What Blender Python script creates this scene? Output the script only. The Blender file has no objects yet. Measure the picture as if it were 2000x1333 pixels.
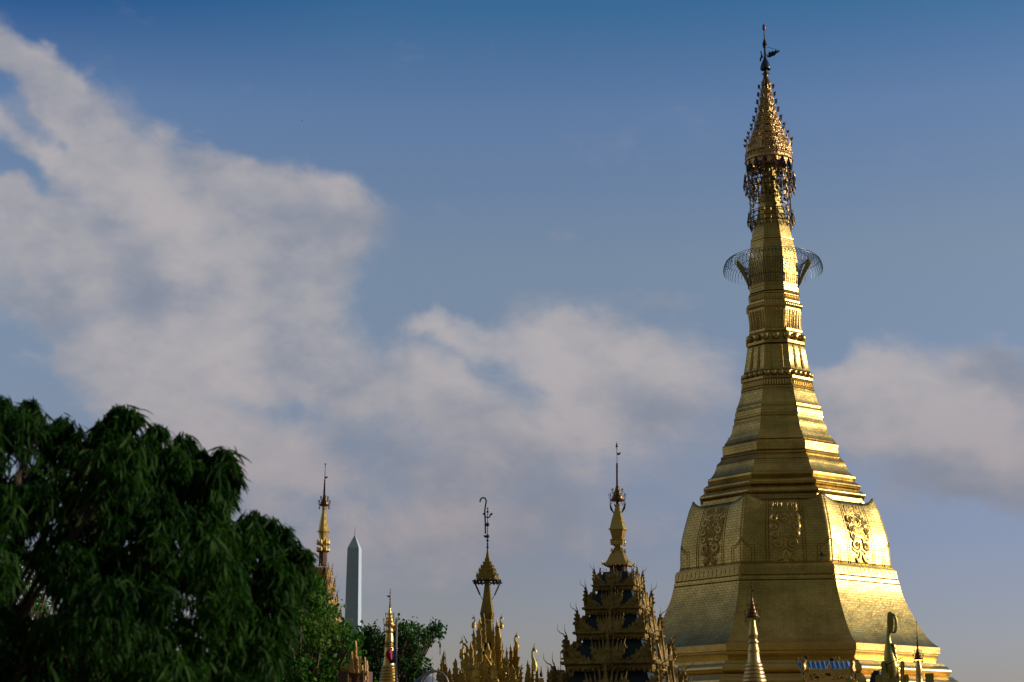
import bpy, bmesh, math, random
import numpy as np
from mathutils import Vector, Matrix
R = math.radians
random.seed(7); rng = np.random.default_rng(7)
sc = bpy.context.scene
COL = sc.collection

# ------------------------------------------------------------------ camera
F = 3400.0; TH = R(13.6); CZ = 1.7
cam_d = bpy.data.cameras.new('camera'); cam = bpy.data.objects.new('camera', cam_d); COL.objects.link(cam)
cam_d.lens = 36 * F / 2000; cam_d.sensor_width = 36; cam_d.clip_end = 12000; cam_d.clip_start = .1
cam.location = (0, 0, CZ); cam.rotation_euler = (R(90) + TH, 0, 0)
cam_d.dof.use_dof = True; cam_d.dof.focus_distance = 95; cam_d.dof.aperture_fstop = 2.2
sc.camera = cam
CT, ST = math.cos(TH), math.sin(TH)
def ray(px, py):
    u = (px - 1000) / F; v = (666.5 - py) / F
    return Vector((u, CT - v * ST, ST + v * CT))
def P(px, py, Y):
    d = ray(px, py); return Vector((0, 0, CZ)) + d * (Y / d.y)

# ------------------------------------------------------------------ sky, sun, exposure
SUN_AZ, SUN_EL = 93.0, 16.0
sc.view_settings.view_transform = 'Standard'; sc.view_settings.look = 'None'
sc.view_settings.exposure = 0; sc.view_settings.gamma = 1
world = bpy.data.worlds.new('World'); sc.world = world; world.use_nodes = True
nt = world.node_tree; N = nt.nodes; Lk = nt.links
bg = N['Background']; bg.inputs[1].default_value = .1
def mth(op, a, b=None, c=None, tree=None, clamp=False):
    t = tree or nt
    n = t.nodes.new('ShaderNodeMath'); n.operation = op; n.use_clamp = clamp
    for i, x in enumerate((a, b, c)):
        if x is None: continue
        if isinstance(x, (int, float)): n.inputs[i].default_value = x
        else: t.links.new(x, n.inputs[i])
    return n.outputs[0]
def mixc(t, fac, a, b, mode='MIX'):
    n = t.nodes.new('ShaderNodeMix'); n.data_type = 'RGBA'; n.blend_type = mode
    for s, x in ((n.inputs[0], fac), (n.inputs[6], a), (n.inputs[7], b)):
        if isinstance(x, (int, float)): s.default_value = x
        elif isinstance(x, tuple): s.default_value = (*x[:3], 1)
        else: t.links.new(x, s)
    return n.outputs[2]
def noise(t, vec, scale, detail=2, rough=.5, dist=0.0):
    n = t.nodes.new('ShaderNodeTexNoise'); n.inputs['Scale'].default_value = scale
    n.inputs['Detail'].default_value = detail; n.inputs['Roughness'].default_value = rough
    n.inputs['Distortion'].default_value = dist
    if vec is not None: t.links.new(vec, n.inputs['Vector'])
    return n
def maprange(t, v, a, b, c=0.0, d=1.0, smooth=True):
    n = t.nodes.new('ShaderNodeMapRange'); n.interpolation_type = 'SMOOTHSTEP' if smooth else 'LINEAR'
    t.links.new(v, n.inputs[0])
    for i, x in enumerate((a, b, c, d)): n.inputs[1 + i].default_value = x
    return n.outputs[0]
sky = N.new('ShaderNodeTexSky'); sky.sky_type = 'NISHITA'; sky.sun_disc = False
sky.sun_elevation = R(SUN_EL); sky.sun_rotation = R(SUN_AZ); sky.dust_density = 1.0
tc = N.new('ShaderNodeTexCoord'); D = tc.outputs['Generated']
sx = N.new('ShaderNodeSeparateXYZ'); Lk.new(D, sx.inputs[0])
az = mth('ARCTAN2', sx.outputs[0], sx.outputs[1]); el = mth('ARCSINE', sx.outputs[2])
cb = N.new('ShaderNodeCombineXYZ'); Lk.new(mth('MULTIPLY', az, F / 1000), cb.inputs[0]); Lk.new(mth('MULTIPLY', el, -F / 1000), cb.inputs[1])
wn = noise(nt, D, 14, 4, .55)
wv = N.new('ShaderNodeVectorMath'); wv.operation = 'SUBTRACT'; Lk.new(wn.outputs['Color'], wv.inputs[0]); wv.inputs[1].default_value = (.5, .5, .5)
ws = N.new('ShaderNodeVectorMath'); ws.operation = 'SCALE'; Lk.new(wv.outputs[0], ws.inputs[0]); ws.inputs['Scale'].default_value = .22
wa = N.new('ShaderNodeVectorMath'); wa.operation = 'ADD'; Lk.new(cb.outputs[0], wa.inputs[0]); Lk.new(ws.outputs[0], wa.inputs[1])
wf = N.new('ShaderNodeVectorMath'); wf.operation = 'MULTIPLY'; Lk.new(wa.outputs[0], wf.inputs[0]); wf.inputs[1].default_value = (1, 1, 0)
V = wf.outputs[0]
BL = [  # cloud masses in the sky: centre, radii, turn (deg), weight
 (120, 190, 230, 62, 46, .8), (20, 95, 90, 50, 20, .5), (120, 310, 230, 62, 22, .7), (350, 340, 330, 110, 22, .9), (560, 395, 175, 80, 28, .9),
 (300, 480, 420, 150, 6, .8), (80, 560, 260, 110, 0, .45), (480, 560, 260, 150, 0, .5), (330, 620, 380, 110, 6, .4), (600, 690, 190, 80, 10, .45),
 (440, 690, 300, 80, 8, .4), (12, 392, 60, 34, 10, .9), (250, 730, 200, 70, 24, .75), (400, 820, 300, 100, 24, .55),
 (700, 780, 150, 70, 10, .4), (650, 960, 460, 170, 6, .58), (900, 790, 170, 80, 38, .75), (900, 672, 120, 36, 20, .7),
 (1060, 670, 120, 70, 45, .45), (1310, 740, 260, 125, 6, .85), (1130, 800, 240, 130, 0, .5), (1200, 930, 420, 130, 4, .5), (1330, 590, 110, 26, 8, .32),
 (1820, 790, 260, 125, 12, 1.0), (1960, 850, 180, 130, 10, .7), (1860, 920, 230, 70, 0, .5), (1640, 780, 100, 50, 20, .55),
 (1100, 440, 60, 20, 6, .34), (225, 140, 70, 50, 30, .38), (1000, 1080, 700, 90, 0, .28), (730, 425, 60, 30, 25, .2), (60, 710, 80, 26, 10, .35),
 (60, 255, 100, 32, 40, -.55), (20, 360, 80, 44, 20, -.7), (560, 470, 70, 40, 60, -.28), (60, 640, 180, 34, 4, -.35), (1560, 960, 90, 260, 0, -.15), (1640, 1090, 300, 90, 0, -.3), (1600, 690, 60, 90, 0, -.5),
 (700, 600, 90, 130, 0, -.25), (1040, 900, 120, 60, 0, -.2)]
acc = None
for (bx, by, rx, ry, rot, wt) in BL:
    d = ray(bx, by).normalized()
    mp = N.new('ShaderNodeMapping'); mp.vector_type = 'TEXTURE'
    mp.inputs['Location'].default_value = (math.atan2(d.x, d.y) * F / 1000, -math.asin(d.z) * F / 1000, 0)
    mp.inputs['Rotation'].default_value = (0, 0, R(rot)); mp.inputs['Scale'].default_value = (rx / 1000, ry / 1000, 1)
    Lk.new(V, mp.inputs[0])
    ln = N.new('ShaderNodeVectorMath'); ln.operation = 'LENGTH'; Lk.new(mp.outputs[0], ln.inputs[0])
    m = maprange(nt, ln.outputs['Value'], 1.45, .3, 0, wt)
    acc = m if acc is None else mth('ADD', acc, m)
# clouds in the half of the sky behind the photographer
nb = noise(nt, D, 2.6, 4, .55)
back = mth('MULTIPLY', maprange(nt, sx.outputs[0], -.45, -.85), maprange(nt, nb.outputs['Fac'], .3, .5, 0, 1.0))
acc = mth('ADD', acc, back)
st = N.new('ShaderNodeVectorMath'); st.operation = 'MULTIPLY'; Lk.new(D, st.inputs[0]); st.inputs[1].default_value = (1, 1, 1.5)
n1 = noise(nt, st.outputs[0], 11, 11, .63, .4)
dens = mth('ADD', mth('MINIMUM', acc, 1.15), mth('MULTIPLY', mth('SUBTRACT', n1.outputs['Fac'], .5), 2.1))
dens = maprange(nt, dens, .2, 1.08, 0, .93)
off = N.new('ShaderNodeVectorMath'); off.operation = 'ADD'; Lk.new(st.outputs[0], off.inputs[0]); off.inputs[1].default_value = (.022, 0, .03)
n2 = noise(nt, st.outputs[0], 9, 5, .55); n3 = noise(nt, off.outputs[0], 9, 5, .55)
n4 = noise(nt, st.outputs[0], 4, 2, .5)
lit = mth('ADD', mth('MULTIPLY', mth('SUBTRACT', n2.outputs['Fac'], n3.outputs['Fac']), 5.5), mth('MULTIPLY', mth('SUBTRACT', n4.outputs['Fac'], .5), 2.4))
lit = maprange(nt, lit, -1.15, 1.05)
cl_hi = mixc(nt, lit, (2.4, 2.7, 3.4), (4.6, 4.3, 4.4))
cl_lo = mixc(nt, lit, (2.35, 2.5, 3.05), (3.8, 3.35, 3.45))
ccol = mixc(nt, maprange(nt, el, R(6), R(14)), cl_lo, cl_hi)
low = mixc(nt, maprange(nt, az, R(-2), R(14), smooth=False), (.80, .70, .86), (.84, .79, 1.09))
tint = mixc(nt, maprange(nt, el, R(7), R(16), smooth=False), low, (1.16, 1.08, 1.12))
tint = mixc(nt, maprange(nt, el, R(16.5), R(21), smooth=False), tint, (.90, 1.02, 1.28))
tint = mixc(nt, maprange(nt, el, R(21), R(24.5), smooth=False), tint, mixc(nt, maprange(nt, az, R(-17), R(-5), smooth=False), (.08, .46, .95), (.38, .80, 1.14)))
skyc = mixc(nt, 1.0, sky.outputs[0], tint, 'MULTIPLY')
allc = mixc(nt, dens, skyc, ccol)
# added dark band in the unseen sky behind the camera, dims reflections and fill
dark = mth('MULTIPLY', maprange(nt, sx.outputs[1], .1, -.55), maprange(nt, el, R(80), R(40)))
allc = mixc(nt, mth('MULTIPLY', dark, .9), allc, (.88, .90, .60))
# warm grey added over the unseen zenith to cut blue reflections and skylight
allc = mixc(nt, maprange(nt, el, R(38), R(62), 0, .75), allc, (1.15, 1.05, .9))
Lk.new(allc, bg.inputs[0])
world.cycles.sampling_method = 'MANUAL'; world.cycles.sample_map_resolution = 512

sl = bpy.data.lights.new('sun', 'SUN'); sl.energy = 3.5; sl.angle = R(.6); sl.color = (1, .84, .73)
so = bpy.data.objects.new('sun', sl); COL.objects.link(so)
sd = Vector((math.sin(R(SUN_AZ)) * math.cos(R(SUN_EL)), math.cos(R(SUN_AZ)) * math.cos(R(SUN_EL)), math.sin(R(SUN_EL))))
so.rotation_euler = sd.to_track_quat('Z', 'Y').to_euler(); so.location = (40, 20, 60)

# ------------------------------------------------------------------ materials
M = {}
def newmat(name):
    m = bpy.data.materials.new(name); m.use_nodes = True; M[name] = m
    return m, m.node_tree, m.node_tree.nodes['Principled BSDF']
def gold(name, col, rough, metal=1.0, plates=None, carve=0.0, carve_scale=6, var=.35, bump=.15, dirt=.25):
    m, t, b = newmat(name)
    tcn = t.nodes.new('ShaderNodeTexCoord'); ob = tcn.outputs['Object']
    nz = noise(t, ob, .55, 5, .6); nf = noise(t, ob, 7, 4, .6)
    c = mixc(t, maprange(t, nz.outputs['Fac'], .35, .7), col, tuple(x * (1 - var) for x in col))
    c = mixc(t, maprange(t, nf.outputs['Fac'], .55, .8, 0, dirt), c, (col[0] * .35, col[1] * .3, col[2] * .3))
    b.inputs['Metallic'].default_value = metal
    rr = maprange(t, nf.outputs['Fac'], .3, .75, rough * .85, rough * 1.2)
    h = None
    if plates:
        ms = t.nodes.new('ShaderNodeMapping'); ms.inputs['Scale'].default_value = (2.2, .16, 1); t.links.new(tcn.outputs['UV'], ms.inputs[0])
        c = mixc(t, maprange(t, noise(t, ms.outputs[0], 1.0, 6, .65).outputs['Fac'], .5, .78, 0, .5), c, (col[0] * .45, col[1] * .42, col[2] * .5))
        br = t.nodes.new('ShaderNodeTexBrick'); t.links.new(tcn.outputs['UV'], br.inputs['Vector'])
        br.inputs['Scale'].default_value = 1; br.inputs['Brick Width'].default_value = plates[0]; br.inputs['Row Height'].default_value = plates[1]
        br.inputs['Mortar Size'].default_value = plates[2]; br.inputs['Mortar Smooth'].default_value = .2
        br.inputs['Color1'].default_value = (1, 1, 1, 1); br.inputs['Color2'].default_value = (.82, .83, .80, 1); br.inputs['Mortar'].default_value = (.46, .37, .24, 1)
        c = mixc(t, .85, c, br.outputs['Color'], 'MULTIPLY')
        inv = mth('MULTIPLY', br.outputs['Fac'], -1.0, tree=t)
        h = inv
        rr = mth('ADD', rr, mth('MULTIPLY', br.outputs['Fac'], .2, tree=t), tree=t)
    t.links.new(c, b.inputs['Base Color']); t.links.new(rr, b.inputs['Roughness'])
    hh = mth('ADD', mth('MULTIPLY', nf.outputs['Fac'], .6, tree=t), mth('MULTIPLY', noise(t, ob, 1.7, 2).outputs['Fac'], 1.5, tree=t), tree=t)
    if h is not None: hh = mth('ADD', hh, h, tree=t)
    if carve:
        vo = t.nodes.new('ShaderNodeTexVoronoi'); vo.inputs['Scale'].default_value = carve_scale; t.links.new(ob, vo.inputs['Vector'])
        hh = mth('ADD', hh, mth('MULTIPLY', vo.outputs['Distance'], -carve, tree=t), tree=t)
    bp = t.nodes.new('ShaderNodeBump'); bp.inputs['Strength'].default_value = bump; bp.inputs['Distance'].default_value = .05
    t.links.new(hh, bp.inputs['Height']); t.links.new(bp.outputs[0], b.inputs['Normal'])
    return m
gold('plate', (.71, .525, .16), .38, 1, (.30, .15, .010), bump=.34)
gold('base', (.70, .50, .15), .36, 1, None, bump=.25, var=.2)
gold('smooth', (.70, .50, .16), .36, 1, None, bump=.3, var=.2)
gold('relief', (.58, .42, .125), .48, 1, None, bump=.3)
gold('seam', (.30, .16, .05), .5, 1)
gold('lattice', (.74, .52, .22), .42, 1, None, carve=1.2, carve_scale=9, bump=.8)
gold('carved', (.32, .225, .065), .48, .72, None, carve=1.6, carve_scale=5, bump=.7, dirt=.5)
gold('plank', (.50, .35, .09), .42, .92, None, bump=.6, dirt=.55, var=.45)
gold('pale', (.66, .49, .19), .40, .95, None, bump=.25)
gold('figure', (.44, .38, .11), .38, .85, None, bump=.4)
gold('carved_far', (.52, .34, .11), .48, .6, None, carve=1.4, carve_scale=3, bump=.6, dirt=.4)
def plain(name, col, rough=.5, metal=0.0, var=.25, scale=3, bump=.1):
    m, t, b = newmat(name)
    tcn = t.nodes.new('ShaderNodeTexCoord'); nz = noise(t, tcn.outputs['Object'], scale, 5, .6)
    t.links.new(mixc(t, nz.outputs['Fac'], tuple(x * (1 + var) for x in col), tuple(x * (1 - var) for x in col)), b.inputs['Base Color'])
    b.inputs['Roughness'].default_value = rough; b.inputs['Metallic'].default_value = metal
    bp = t.nodes.new('ShaderNodeBump'); bp.inputs['Strength'].default_value = bump; bp.inputs['Distance'].default_value = .03
    t.links.new(nz.outputs['Fac'], bp.inputs['Height']); t.links.new(bp.outputs[0], b.inputs['Normal'])
    return m
plain('teal_roof', (.003, .024, .036), .55, 0)
plain('dark_metal', (.05, .045, .05), .45, .8)
plain('iron', (.05, .07, .09), .4, .8)
plain('bronze', (.15, .095, .04), .4, .9)
plain('brown_paint', (.10, .04, .025), .5)
plain('red_lamp', (.25, .03, .03), .4)
plain('blue_glass', (.01, .02, .12), .3)
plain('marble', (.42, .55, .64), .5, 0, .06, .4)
plain('bark', (.09, .06, .04), .85, 0, .4, 6, .6)
plain('blue_sheet', (.10, .30, .62), .35, .3, .12)
plain('navy', (.015, .02, .06), .6)
plain('canvas', (.12, .16, .22), .7)
plain('steel', (.22, .21, .21), .45, .7)
plain('flag_red', (.35, .02, .05), .8); plain('flag_blue', (.02, .02, .18), .8)
plain('feather', (.02, .02, .022), .7)
plain('wall_paint', (.42, .38, .30), .8, 0, .2, .5)
plain('ground_mat', (.09, .07, .055), .9, 0, .3, .05)
plain('tile_floor', (.30, .27, .22), .5, 0, .2, .3)
def leafmat(name, c1, c2, scale, trans=.35, rough=.5):
    m, t, b = newmat(name)
    at = t.nodes.new('ShaderNodeAttribute'); at.attribute_name = 'leafvar'
    c = mixc(t, at.outputs['Fac'], c1, c2)
    t.links.new(c, b.inputs['Base Color']); b.inputs['Roughness'].default_value = rough
    b.inputs['Specular IOR Level'].default_value = .1
    tr = t.nodes.new('ShaderNodeBsdfTranslucent'); t.links.new(mixc(t, 1.0, c, (1.3, 1.7, .5), 'MULTIPLY'), tr.inputs[0])
    mx = t.nodes.new('ShaderNodeMixShader'); mx.inputs[0].default_value = trans
    t.links.new(b.outputs[0], mx.inputs[1]); t.links.new(tr.outputs[0], mx.inputs[2]); t.links.new(mx.outputs[0], t.nodes['Material Output'].inputs[0])
leafmat('leaf_long', (.004, .024, .003), (.028, .078, .009), 1, .3, .6)
leafmat('leaf_round', (.025, .095, .016), (.10, .19, .035), 1, .35)
leafmat('leaf_far', (.022, .065, .024), (.05, .11, .03), 1, .3)

# ------------------------------------------------------------------ mesh helpers
class MB:
    def __init__(s): s.v = []; s.f = []; s.uv = {}
    def add(s, vs, fs):
        o = len(s.v); s.v += [tuple(v) for v in vs]; s.f += [tuple(i + o for i in f) for f in fs]
    def box(s, c, size, rz=0, tilt=None):
        hx, hy, hz = (x / 2 for x in size); m = Matrix.Rotation(rz, 3, 'Z')
        if tilt is not None: m = m @ tilt
        vs = [Vector(c) + m @ Vector((x * hx, y * hy, z * hz)) for z in (-1, 1) for y in (-1, 1) for x in (-1, 1)]
        s.add(vs, [(0, 2, 3, 1), (4, 5, 7, 6), (0, 1, 5, 4), (2, 6, 7, 3), (0, 4, 6, 2), (1, 3, 7, 5)])
    def tube(s, pts, r, n=6, cap=True):
        pts = [Vector(p) for p in pts]; k = len(pts)
        rs = r if isinstance(r, (list, tuple)) else [r] * k
        ref = None; rings = []
        for i, p in enumerate(pts):
            d = (pts[min(i + 1, k - 1)] - pts[max(i - 1, 0)])
            if d.length < 1e-9: d = Vector((0, 0, 1))
            d.normalize()
            if ref is None: ref = d.orthogonal()
            ref = (ref - d * ref.dot(d))
            if ref.length < 1e-6: ref = d.orthogonal()
            ref.normalize(); b = d.cross(ref)
            rings.append([p + (ref * math.cos(2 * math.pi * j / n) + b * math.sin(2 * math.pi * j / n)) * rs[i] for j in range(n)])
        fs = [(i * n + j, i * n + (j + 1) % n, (i + 1) * n + (j + 1) % n, (i + 1) * n + j) for i in range(k - 1) for j in range(n)]
        if cap: fs += [tuple(range(n))[::-1], tuple(range((k - 1) * n, k * n))]
        s.add([v for rg in rings for v in rg], fs)
    def lathe(s, prof, n=24, c=(0, 0), rot=0, cap=True):
        vs = [(c[0] + r * math.sin(rot + 2 * math.pi * j / n), c[1] - r * math.cos(rot + 2 * math.pi * j / n), z) for z, r in prof for j in range(n)]
        k = len(prof)
        fs = [(i * n + j, i * n + (j + 1) % n, (i + 1) * n + (j + 1) % n, (i + 1) * n + j) for i in range(k - 1) for j in range(n)]
        if cap: fs += [tuple(range(n))[::-1], tuple(range((k - 1) * n, k * n))]
        s.add(vs, fs)
    def ball(s, c, r, n=8, m=5, sz=1.0):
        c = Vector(c)
        prof = [(-math.cos(math.pi * i / m), math.sin(math.pi * i / m)) for i in range(m + 1)]
        vs = [c + Vector((max(q, .001) * r * math.cos(2 * math.pi * j / n), max(q, .001) * r * math.sin(2 * math.pi * j / n), p * r * sz)) for p, q in prof for j in range(n)]
        s.add(vs, [(i * n + j, i * n + (j + 1) % n, (i + 1) * n + (j + 1) % n, (i + 1) * n + j) for i in range(m) for j in range(n)])
    def plate(s, pts, th, fn):
        """closed outline (2D) mapped by fn(a, b, depth) and given thickness"""
        n = len(pts)
        vs = [fn(a, b, th / 2) for a, b in pts] + [fn(a, b, -th / 2) for a, b in pts]
        s.add(vs, [tuple(range(n)), tuple(range(2 * n - 1, n - 1, -1))] + [(i, i + n, (i + 1) % n + n, (i + 1) % n) for i in range(n)])
    def build(s, name, mat, parent=None, sharp=35, label=None):
        me = bpy.data.meshes.new(name); me.from_pydata(s.v, [], s.f); me.update()
        bm = bmesh.new(); bm.from_mesh(me); bmesh.ops.recalc_face_normals(bm, faces=bm.faces); bm.to_mesh(me); bm.free()
        me.polygons.foreach_set('use_smooth', [True] * len(me.polygons)); me.set_sharp_from_angle(angle=R(sharp))
        me.materials.append(M[mat]); o = bpy.data.objects.new(name, me); COL.objects.link(o); o.parent = parent
        if label: o['label'] = label
        return o
def tag(o, label=None, cat=None, group=None, kind=None):
    for k, v in (('label', label), ('category', cat), ('group', group), ('kind', kind)):
        if v: o[k] = v
    return o
def empty(name, loc, rz=0):
    o = bpy.data.objects.new(name, None); COL.objects.link(o); o.location = loc; o.rotation_euler = (0, 0, rz); o.empty_display_size = .5
    return o
class Ax:
    """vertical axis of a tower; converts picture measures into the tower's own metres"""
    def __init__(s, px, py, Y):
        p = P(px, py, Y); s.X, s.Y = p.x, Y; s.az = math.atan2(p.x, Y)
    def z(s, py): return P(1000, py, s.Y).z
    def k(s, py): return (s.Y * CT + (s.z(py) - CZ) * ST) / F
    def r(s, py, hw): return hw * s.k(py)
    def pa(s, py): return 1000 + F * s.X / s.Y * ray(1000, py).y
    def L(s, px, py, t=0): return Vector(((px - s.pa(py)) * s.k(py), -t, s.z(py)))
    def prof(s, lst): return [(s.z(py), max(.002, s.r(py, hw))) for py, hw in lst]
    def root(s, name, extra=0): return empty(name, (s.X, s.Y, 0), -s.az + extra)
def arc(y0, x0, y1, x1, b, n=5):
    """half round moulding between two profile points, bulging by b px"""
    return [(y0 + (y1 - y0) * i / n, x0 + (x1 - x0) * i / n + b * math.sin(math.pi * i / n)) for i in range(n + 1)]
def spl(keys, n=4):
    out = []
    for i in range(len(keys) - 1):
        p0 = keys[max(i - 1, 0)]; p1 = keys[i]; p2 = keys[i + 1]; p3 = keys[min(i + 2, len(keys) - 1)]
        for j in range(n):
            t = j / n
            out.append(tuple(.5 * (2 * b + (c - a) * t + (2 * a - 5 * b + 4 * c - d) * t * t + (3 * b - a - 3 * c + d) * t ** 3) for a, b, c, d in zip(p0, p1, p2, p3)))
    return out + [tuple(keys[-1])]

# ------------------------------------------------------------------ ground
g = MB(); g.add([(-6000, -6000, 0), (6000, -6000, 0), (6000, 9000, 0), (-6000, 9000, 0)], [(0, 1, 2, 3)])
tag(g.build('ground', 'ground_mat'), kind='structure')
g = MB(); g.lathe([(.02, 30), (.35, 29.8)], 8, (P(1537, 1266, 100).x, 100), R(22.5)); tag(g.build('pagoda_terrace', 'tile_floor'), kind='structure')

# ------------------------------------------------------------------ the great stupa
S = Ax(1492, 50, 100)
st_root = S.root('octagonal_stupa')
tag(st_root, 'tall octagonal gilded stupa with a flared bell, the largest tower at right', 'pagoda')
A0 = R(24.0)
rv = Vector((math.cos(S.az), -math.sin(S.az))); tv = Vector((-math.sin(S.az), -math.cos(S.az)))
def sil(py, px):
    """(z, circumradius) of the right-hand silhouette corner seen at px, py"""
    a = A0 + R(45); d = rv * math.sin(a) + tv * math.cos(a); Rr = 3.0; p = None
    for _ in range(8):
        p = P(px, py, S.Y + Rr * d.y); Rr = (p.x - S.X) / d.x
    return (p.z, Rr)
def octp(Rr, ang): return Vector((Rr * math.sin(ang), -Rr * math.cos(ang)))
def octmesh(prof, name, mat, parent, sharp=32, steps=1):
    """prof: (z, R) from the top down; every side is its own strip with UVs in metres"""
    vs, fs, uvs = [], [], []
    L_ = [0]
    for i in range(1, len(prof)): L_.append(L_[-1] + math.hypot(prof[i][0] - prof[i - 1][0], prof[i][1] - prof[i - 1][1]))
    for k in range(8):
        a, b = A0 + R(45) * k, A0 + R(45) * (k + 1); o = len(vs)
        for i, (z, r) in enumerate(prof):
            p, q = octp(r, a), octp(r, b); w = (q - p).length
            vs += [(p.x, p.y, z), (q.x, q.y, z)]; uvs += [(-w / 2 + k * 40, -L_[i]), (w / 2 + k * 40, -L_[i])]
        for i in range(len(prof) - 1):
            fs.append((o + 2 * i + 2, o + 2 * i + 3, o + 2 * i + 1, o + 2 * i))
    me = bpy.data.meshes.new(name); me.from_pydata(vs, [], fs); me.update()
    ul = me.uv_layers.new(name='UVMap')
    for l in me.loops: ul.data[l.index].uv = uvs[l.vertex_index]
    me.polygons.foreach_set('use_smooth', [True] * len(me.polygons)); me.set_sharp_from_angle(angle=R(sharp))
    me.materials.append(M[mat]); o = bpy.data.objects.new(name, me); COL.objects.link(o); o.parent = parent
    return o
def SP(lst): return [sil(py, px) for py, px in lst]
bud = SP([(322, 1512), (348, 1518), (396, 1527), (425, 1534), (441, 1541), (465, 1547.2), (466, 1549.2), (469, 1549.6), (470, 1548.2)] + spl([(471, 1548.5), (492, 1554), (516, 1557.5), (540, 1558.3), (561, 1556.5)], 3)
        + [(562, 1557), (563, 1558.5), (571, 1559), (572, 1556)])
octmesh(bud, 'bud_spire', 'plate', st_root)
octmesh(SP([(572, 1556)] + arc(573, 1559, 577, 1561, 1.5, 3) + [(578, 1559.5), (589, 1559), (590, 1561.5), (593, 1562)] + arc(593.5, 1562, 604, 1563, 4.5)), 'lotus_moulding', 'smooth', st_root)
octmesh(SP(spl([(604, 1563), (610, 1564), (626, 1562.5), (640, 1562.7), (646, 1564)], 2) + [(646.5, 1566), (651, 1566.5), (652, 1563.5), (668, 1564.5), (669, 1570.5), (674, 1571.5), (675, 1567)]), 'fluted_drum', 'plate', st_root)
octmesh(SP(spl([(675, 1567), (679, 1571), (694, 1574), (714, 1577.5), (724, 1581), (727, 1583)], 2) + [(728, 1580), (739, 1581.5), (740, 1587), (744, 1587.5), (745, 1584.5), (758, 1587.5)] + arc(758.5, 1588, 764, 1590, 2, 3)), 'fluted_drum', 'plate', st_root)
tower = SP([(764, 1589.5)] + spl([(765, 1590.5), (780, 1595.5), (793, 1601)], 2) + [(794, 1602.5), (797, 1603), (798, 1602)] + spl([(799, 1602), (804, 1606), (813, 1606.5)], 2) + [(814, 1608.5), (817, 1609), (818, 1606.5)]
           + spl([(819, 1606.5), (827, 1610.5), (828, 1612), (840, 1615), (850, 1620)], 2) + [(851, 1623)] + spl([(852, 1623.5), (858, 1626.5), (864, 1632)], 2) + [(865, 1630), (868, 1635), (870, 1637), (886, 1637), (887, 1633)]
           + arc(888, 1638, 893, 1641, 2, 3) + [(894, 1640), (900, 1646), (904, 1651), (905, 1650)] + spl([(906, 1651), (914, 1654), (924, 1660), (930, 1666)], 2) + [(931, 1670), (936, 1671.5)] + spl([(937, 1669), (940, 1667), (943, 1670)], 2)
           + arc(944, 1673, 955, 1679, 5, 6) + [(956, 1675), (960, 1681)] + arc(961, 1683, 973, 1688, 5, 6) + [(974, 1683), (979, 1684), (980, 1687), (984, 1688), (985, 1682), (990, 1683)])
octmesh(tower, 'stepped_spire', 'plate', st_root)
# bell with horned corner panels
bellk = SP(spl([(956, 1690), (974, 1699.5), (984, 1706), (997, 1714), (1024, 1725), (1050, 1733.5), (1078, 1738), (1110, 1741)], 4))
zt, zb = bellk[0][0], bellk[-1][0]
bz = [b[0] for b in bellk][::-1]; br_ = [b[1] for b in bellk][::-1]
def bellR(z): return float(np.interp(z, bz, br_))
z_horn = sil(974, 1700)[0]; z_low = sil(989, 1700)[0]
def bellpt(k, u, z, off=0.0):
    r = bellR(z); a, b = A0 + R(45) * k, A0 + R(45) * (k + 1); t = (u + 1) / 2
    p = octp(r, a) * (1 - t) + octp(r, b) * t; m = (a + b) / 2
    dr = (bellR(z + .1) - bellR(z - .1)) / .2 * math.cos(R(22.5))
    n = Vector((math.sin(m), -math.cos(m), -dr)).normalized()
    return Vector((p.x, p.y, z)) + n * off
vs, fs, uvs = [], [], []; NU, NV = 28, 22
for k in range(8):
    o = len(vs)
    for j in range(NV + 1):
        for i in range(NU + 1):
            u = -1 + 2 * i / NU; zz = z_low + (z_horn - z_low) * max(0, (abs(u) - .42) / .58) ** 1.9
            z = zb + (zz - zb) * j / NV; p = bellpt(k, u, z); h = abs(u)
            lift = max(0, h - .6) / .4 * (j / NV) ** 6 * .16
            p += Vector((p.x, p.y, 0)).normalized() * lift
            vs.append(p); uvs.append((u * 2.3 + k * 40, z))
    for j in range(NV):
        for i in range(NU):
            q = o + j * (NU + 1) + i; fs.append((q, q + 1, q + NU + 2, q + NU + 1))
me = bpy.data.meshes.new('bell'); me.from_pydata([tuple(v) for v in vs], [], fs); me.update()
ul = me.uv_layers.new(name='UVMap')
for l in me.loops: ul.data[l.index].uv = uvs[l.vertex_index]
me.polygons.foreach_set('use_smooth', [True] * len(me.polygons)); me.set_sharp_from_angle(angle=R(28)); me.materials.append(M['plate'])
bell = bpy.data.objects.new('bell', me); COL.objects.link(bell); bell.parent = st_root
md = bell.modifiers.new('thick', 'SOLIDIFY'); md.thickness = .14; md.offset = -1
rs = bellR(z_low); 
octmesh([(z_low + .02, rs * .93), (z_low - .12, rs * .955), (z_low - .5, rs * .97)], 'bell_shoulder', 'plate', st_root)
octmesh(SP([(1109, 1738), (1110, 1743), (1112, 1744), (1113, 1748.5), (1116, 1750.5), (1131.3, 1753.5), (1131.5, 1747), (1134.5, 1747.5), (1134.7, 1755), (1141, 1756.5), (1141.2, 1750), (1143.6, 1750.5), (1143.8, 1757)]), 'bell_band', 'plate', st_root)
octmesh(SP(spl([(1143.5, 1757), (1158, 1761.5), (1176, 1769), (1208, 1786), (1240, 1807), (1257, 1823), (1264, 1834)], 4)), 'bell_flare', 'plate', st_root)
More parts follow.
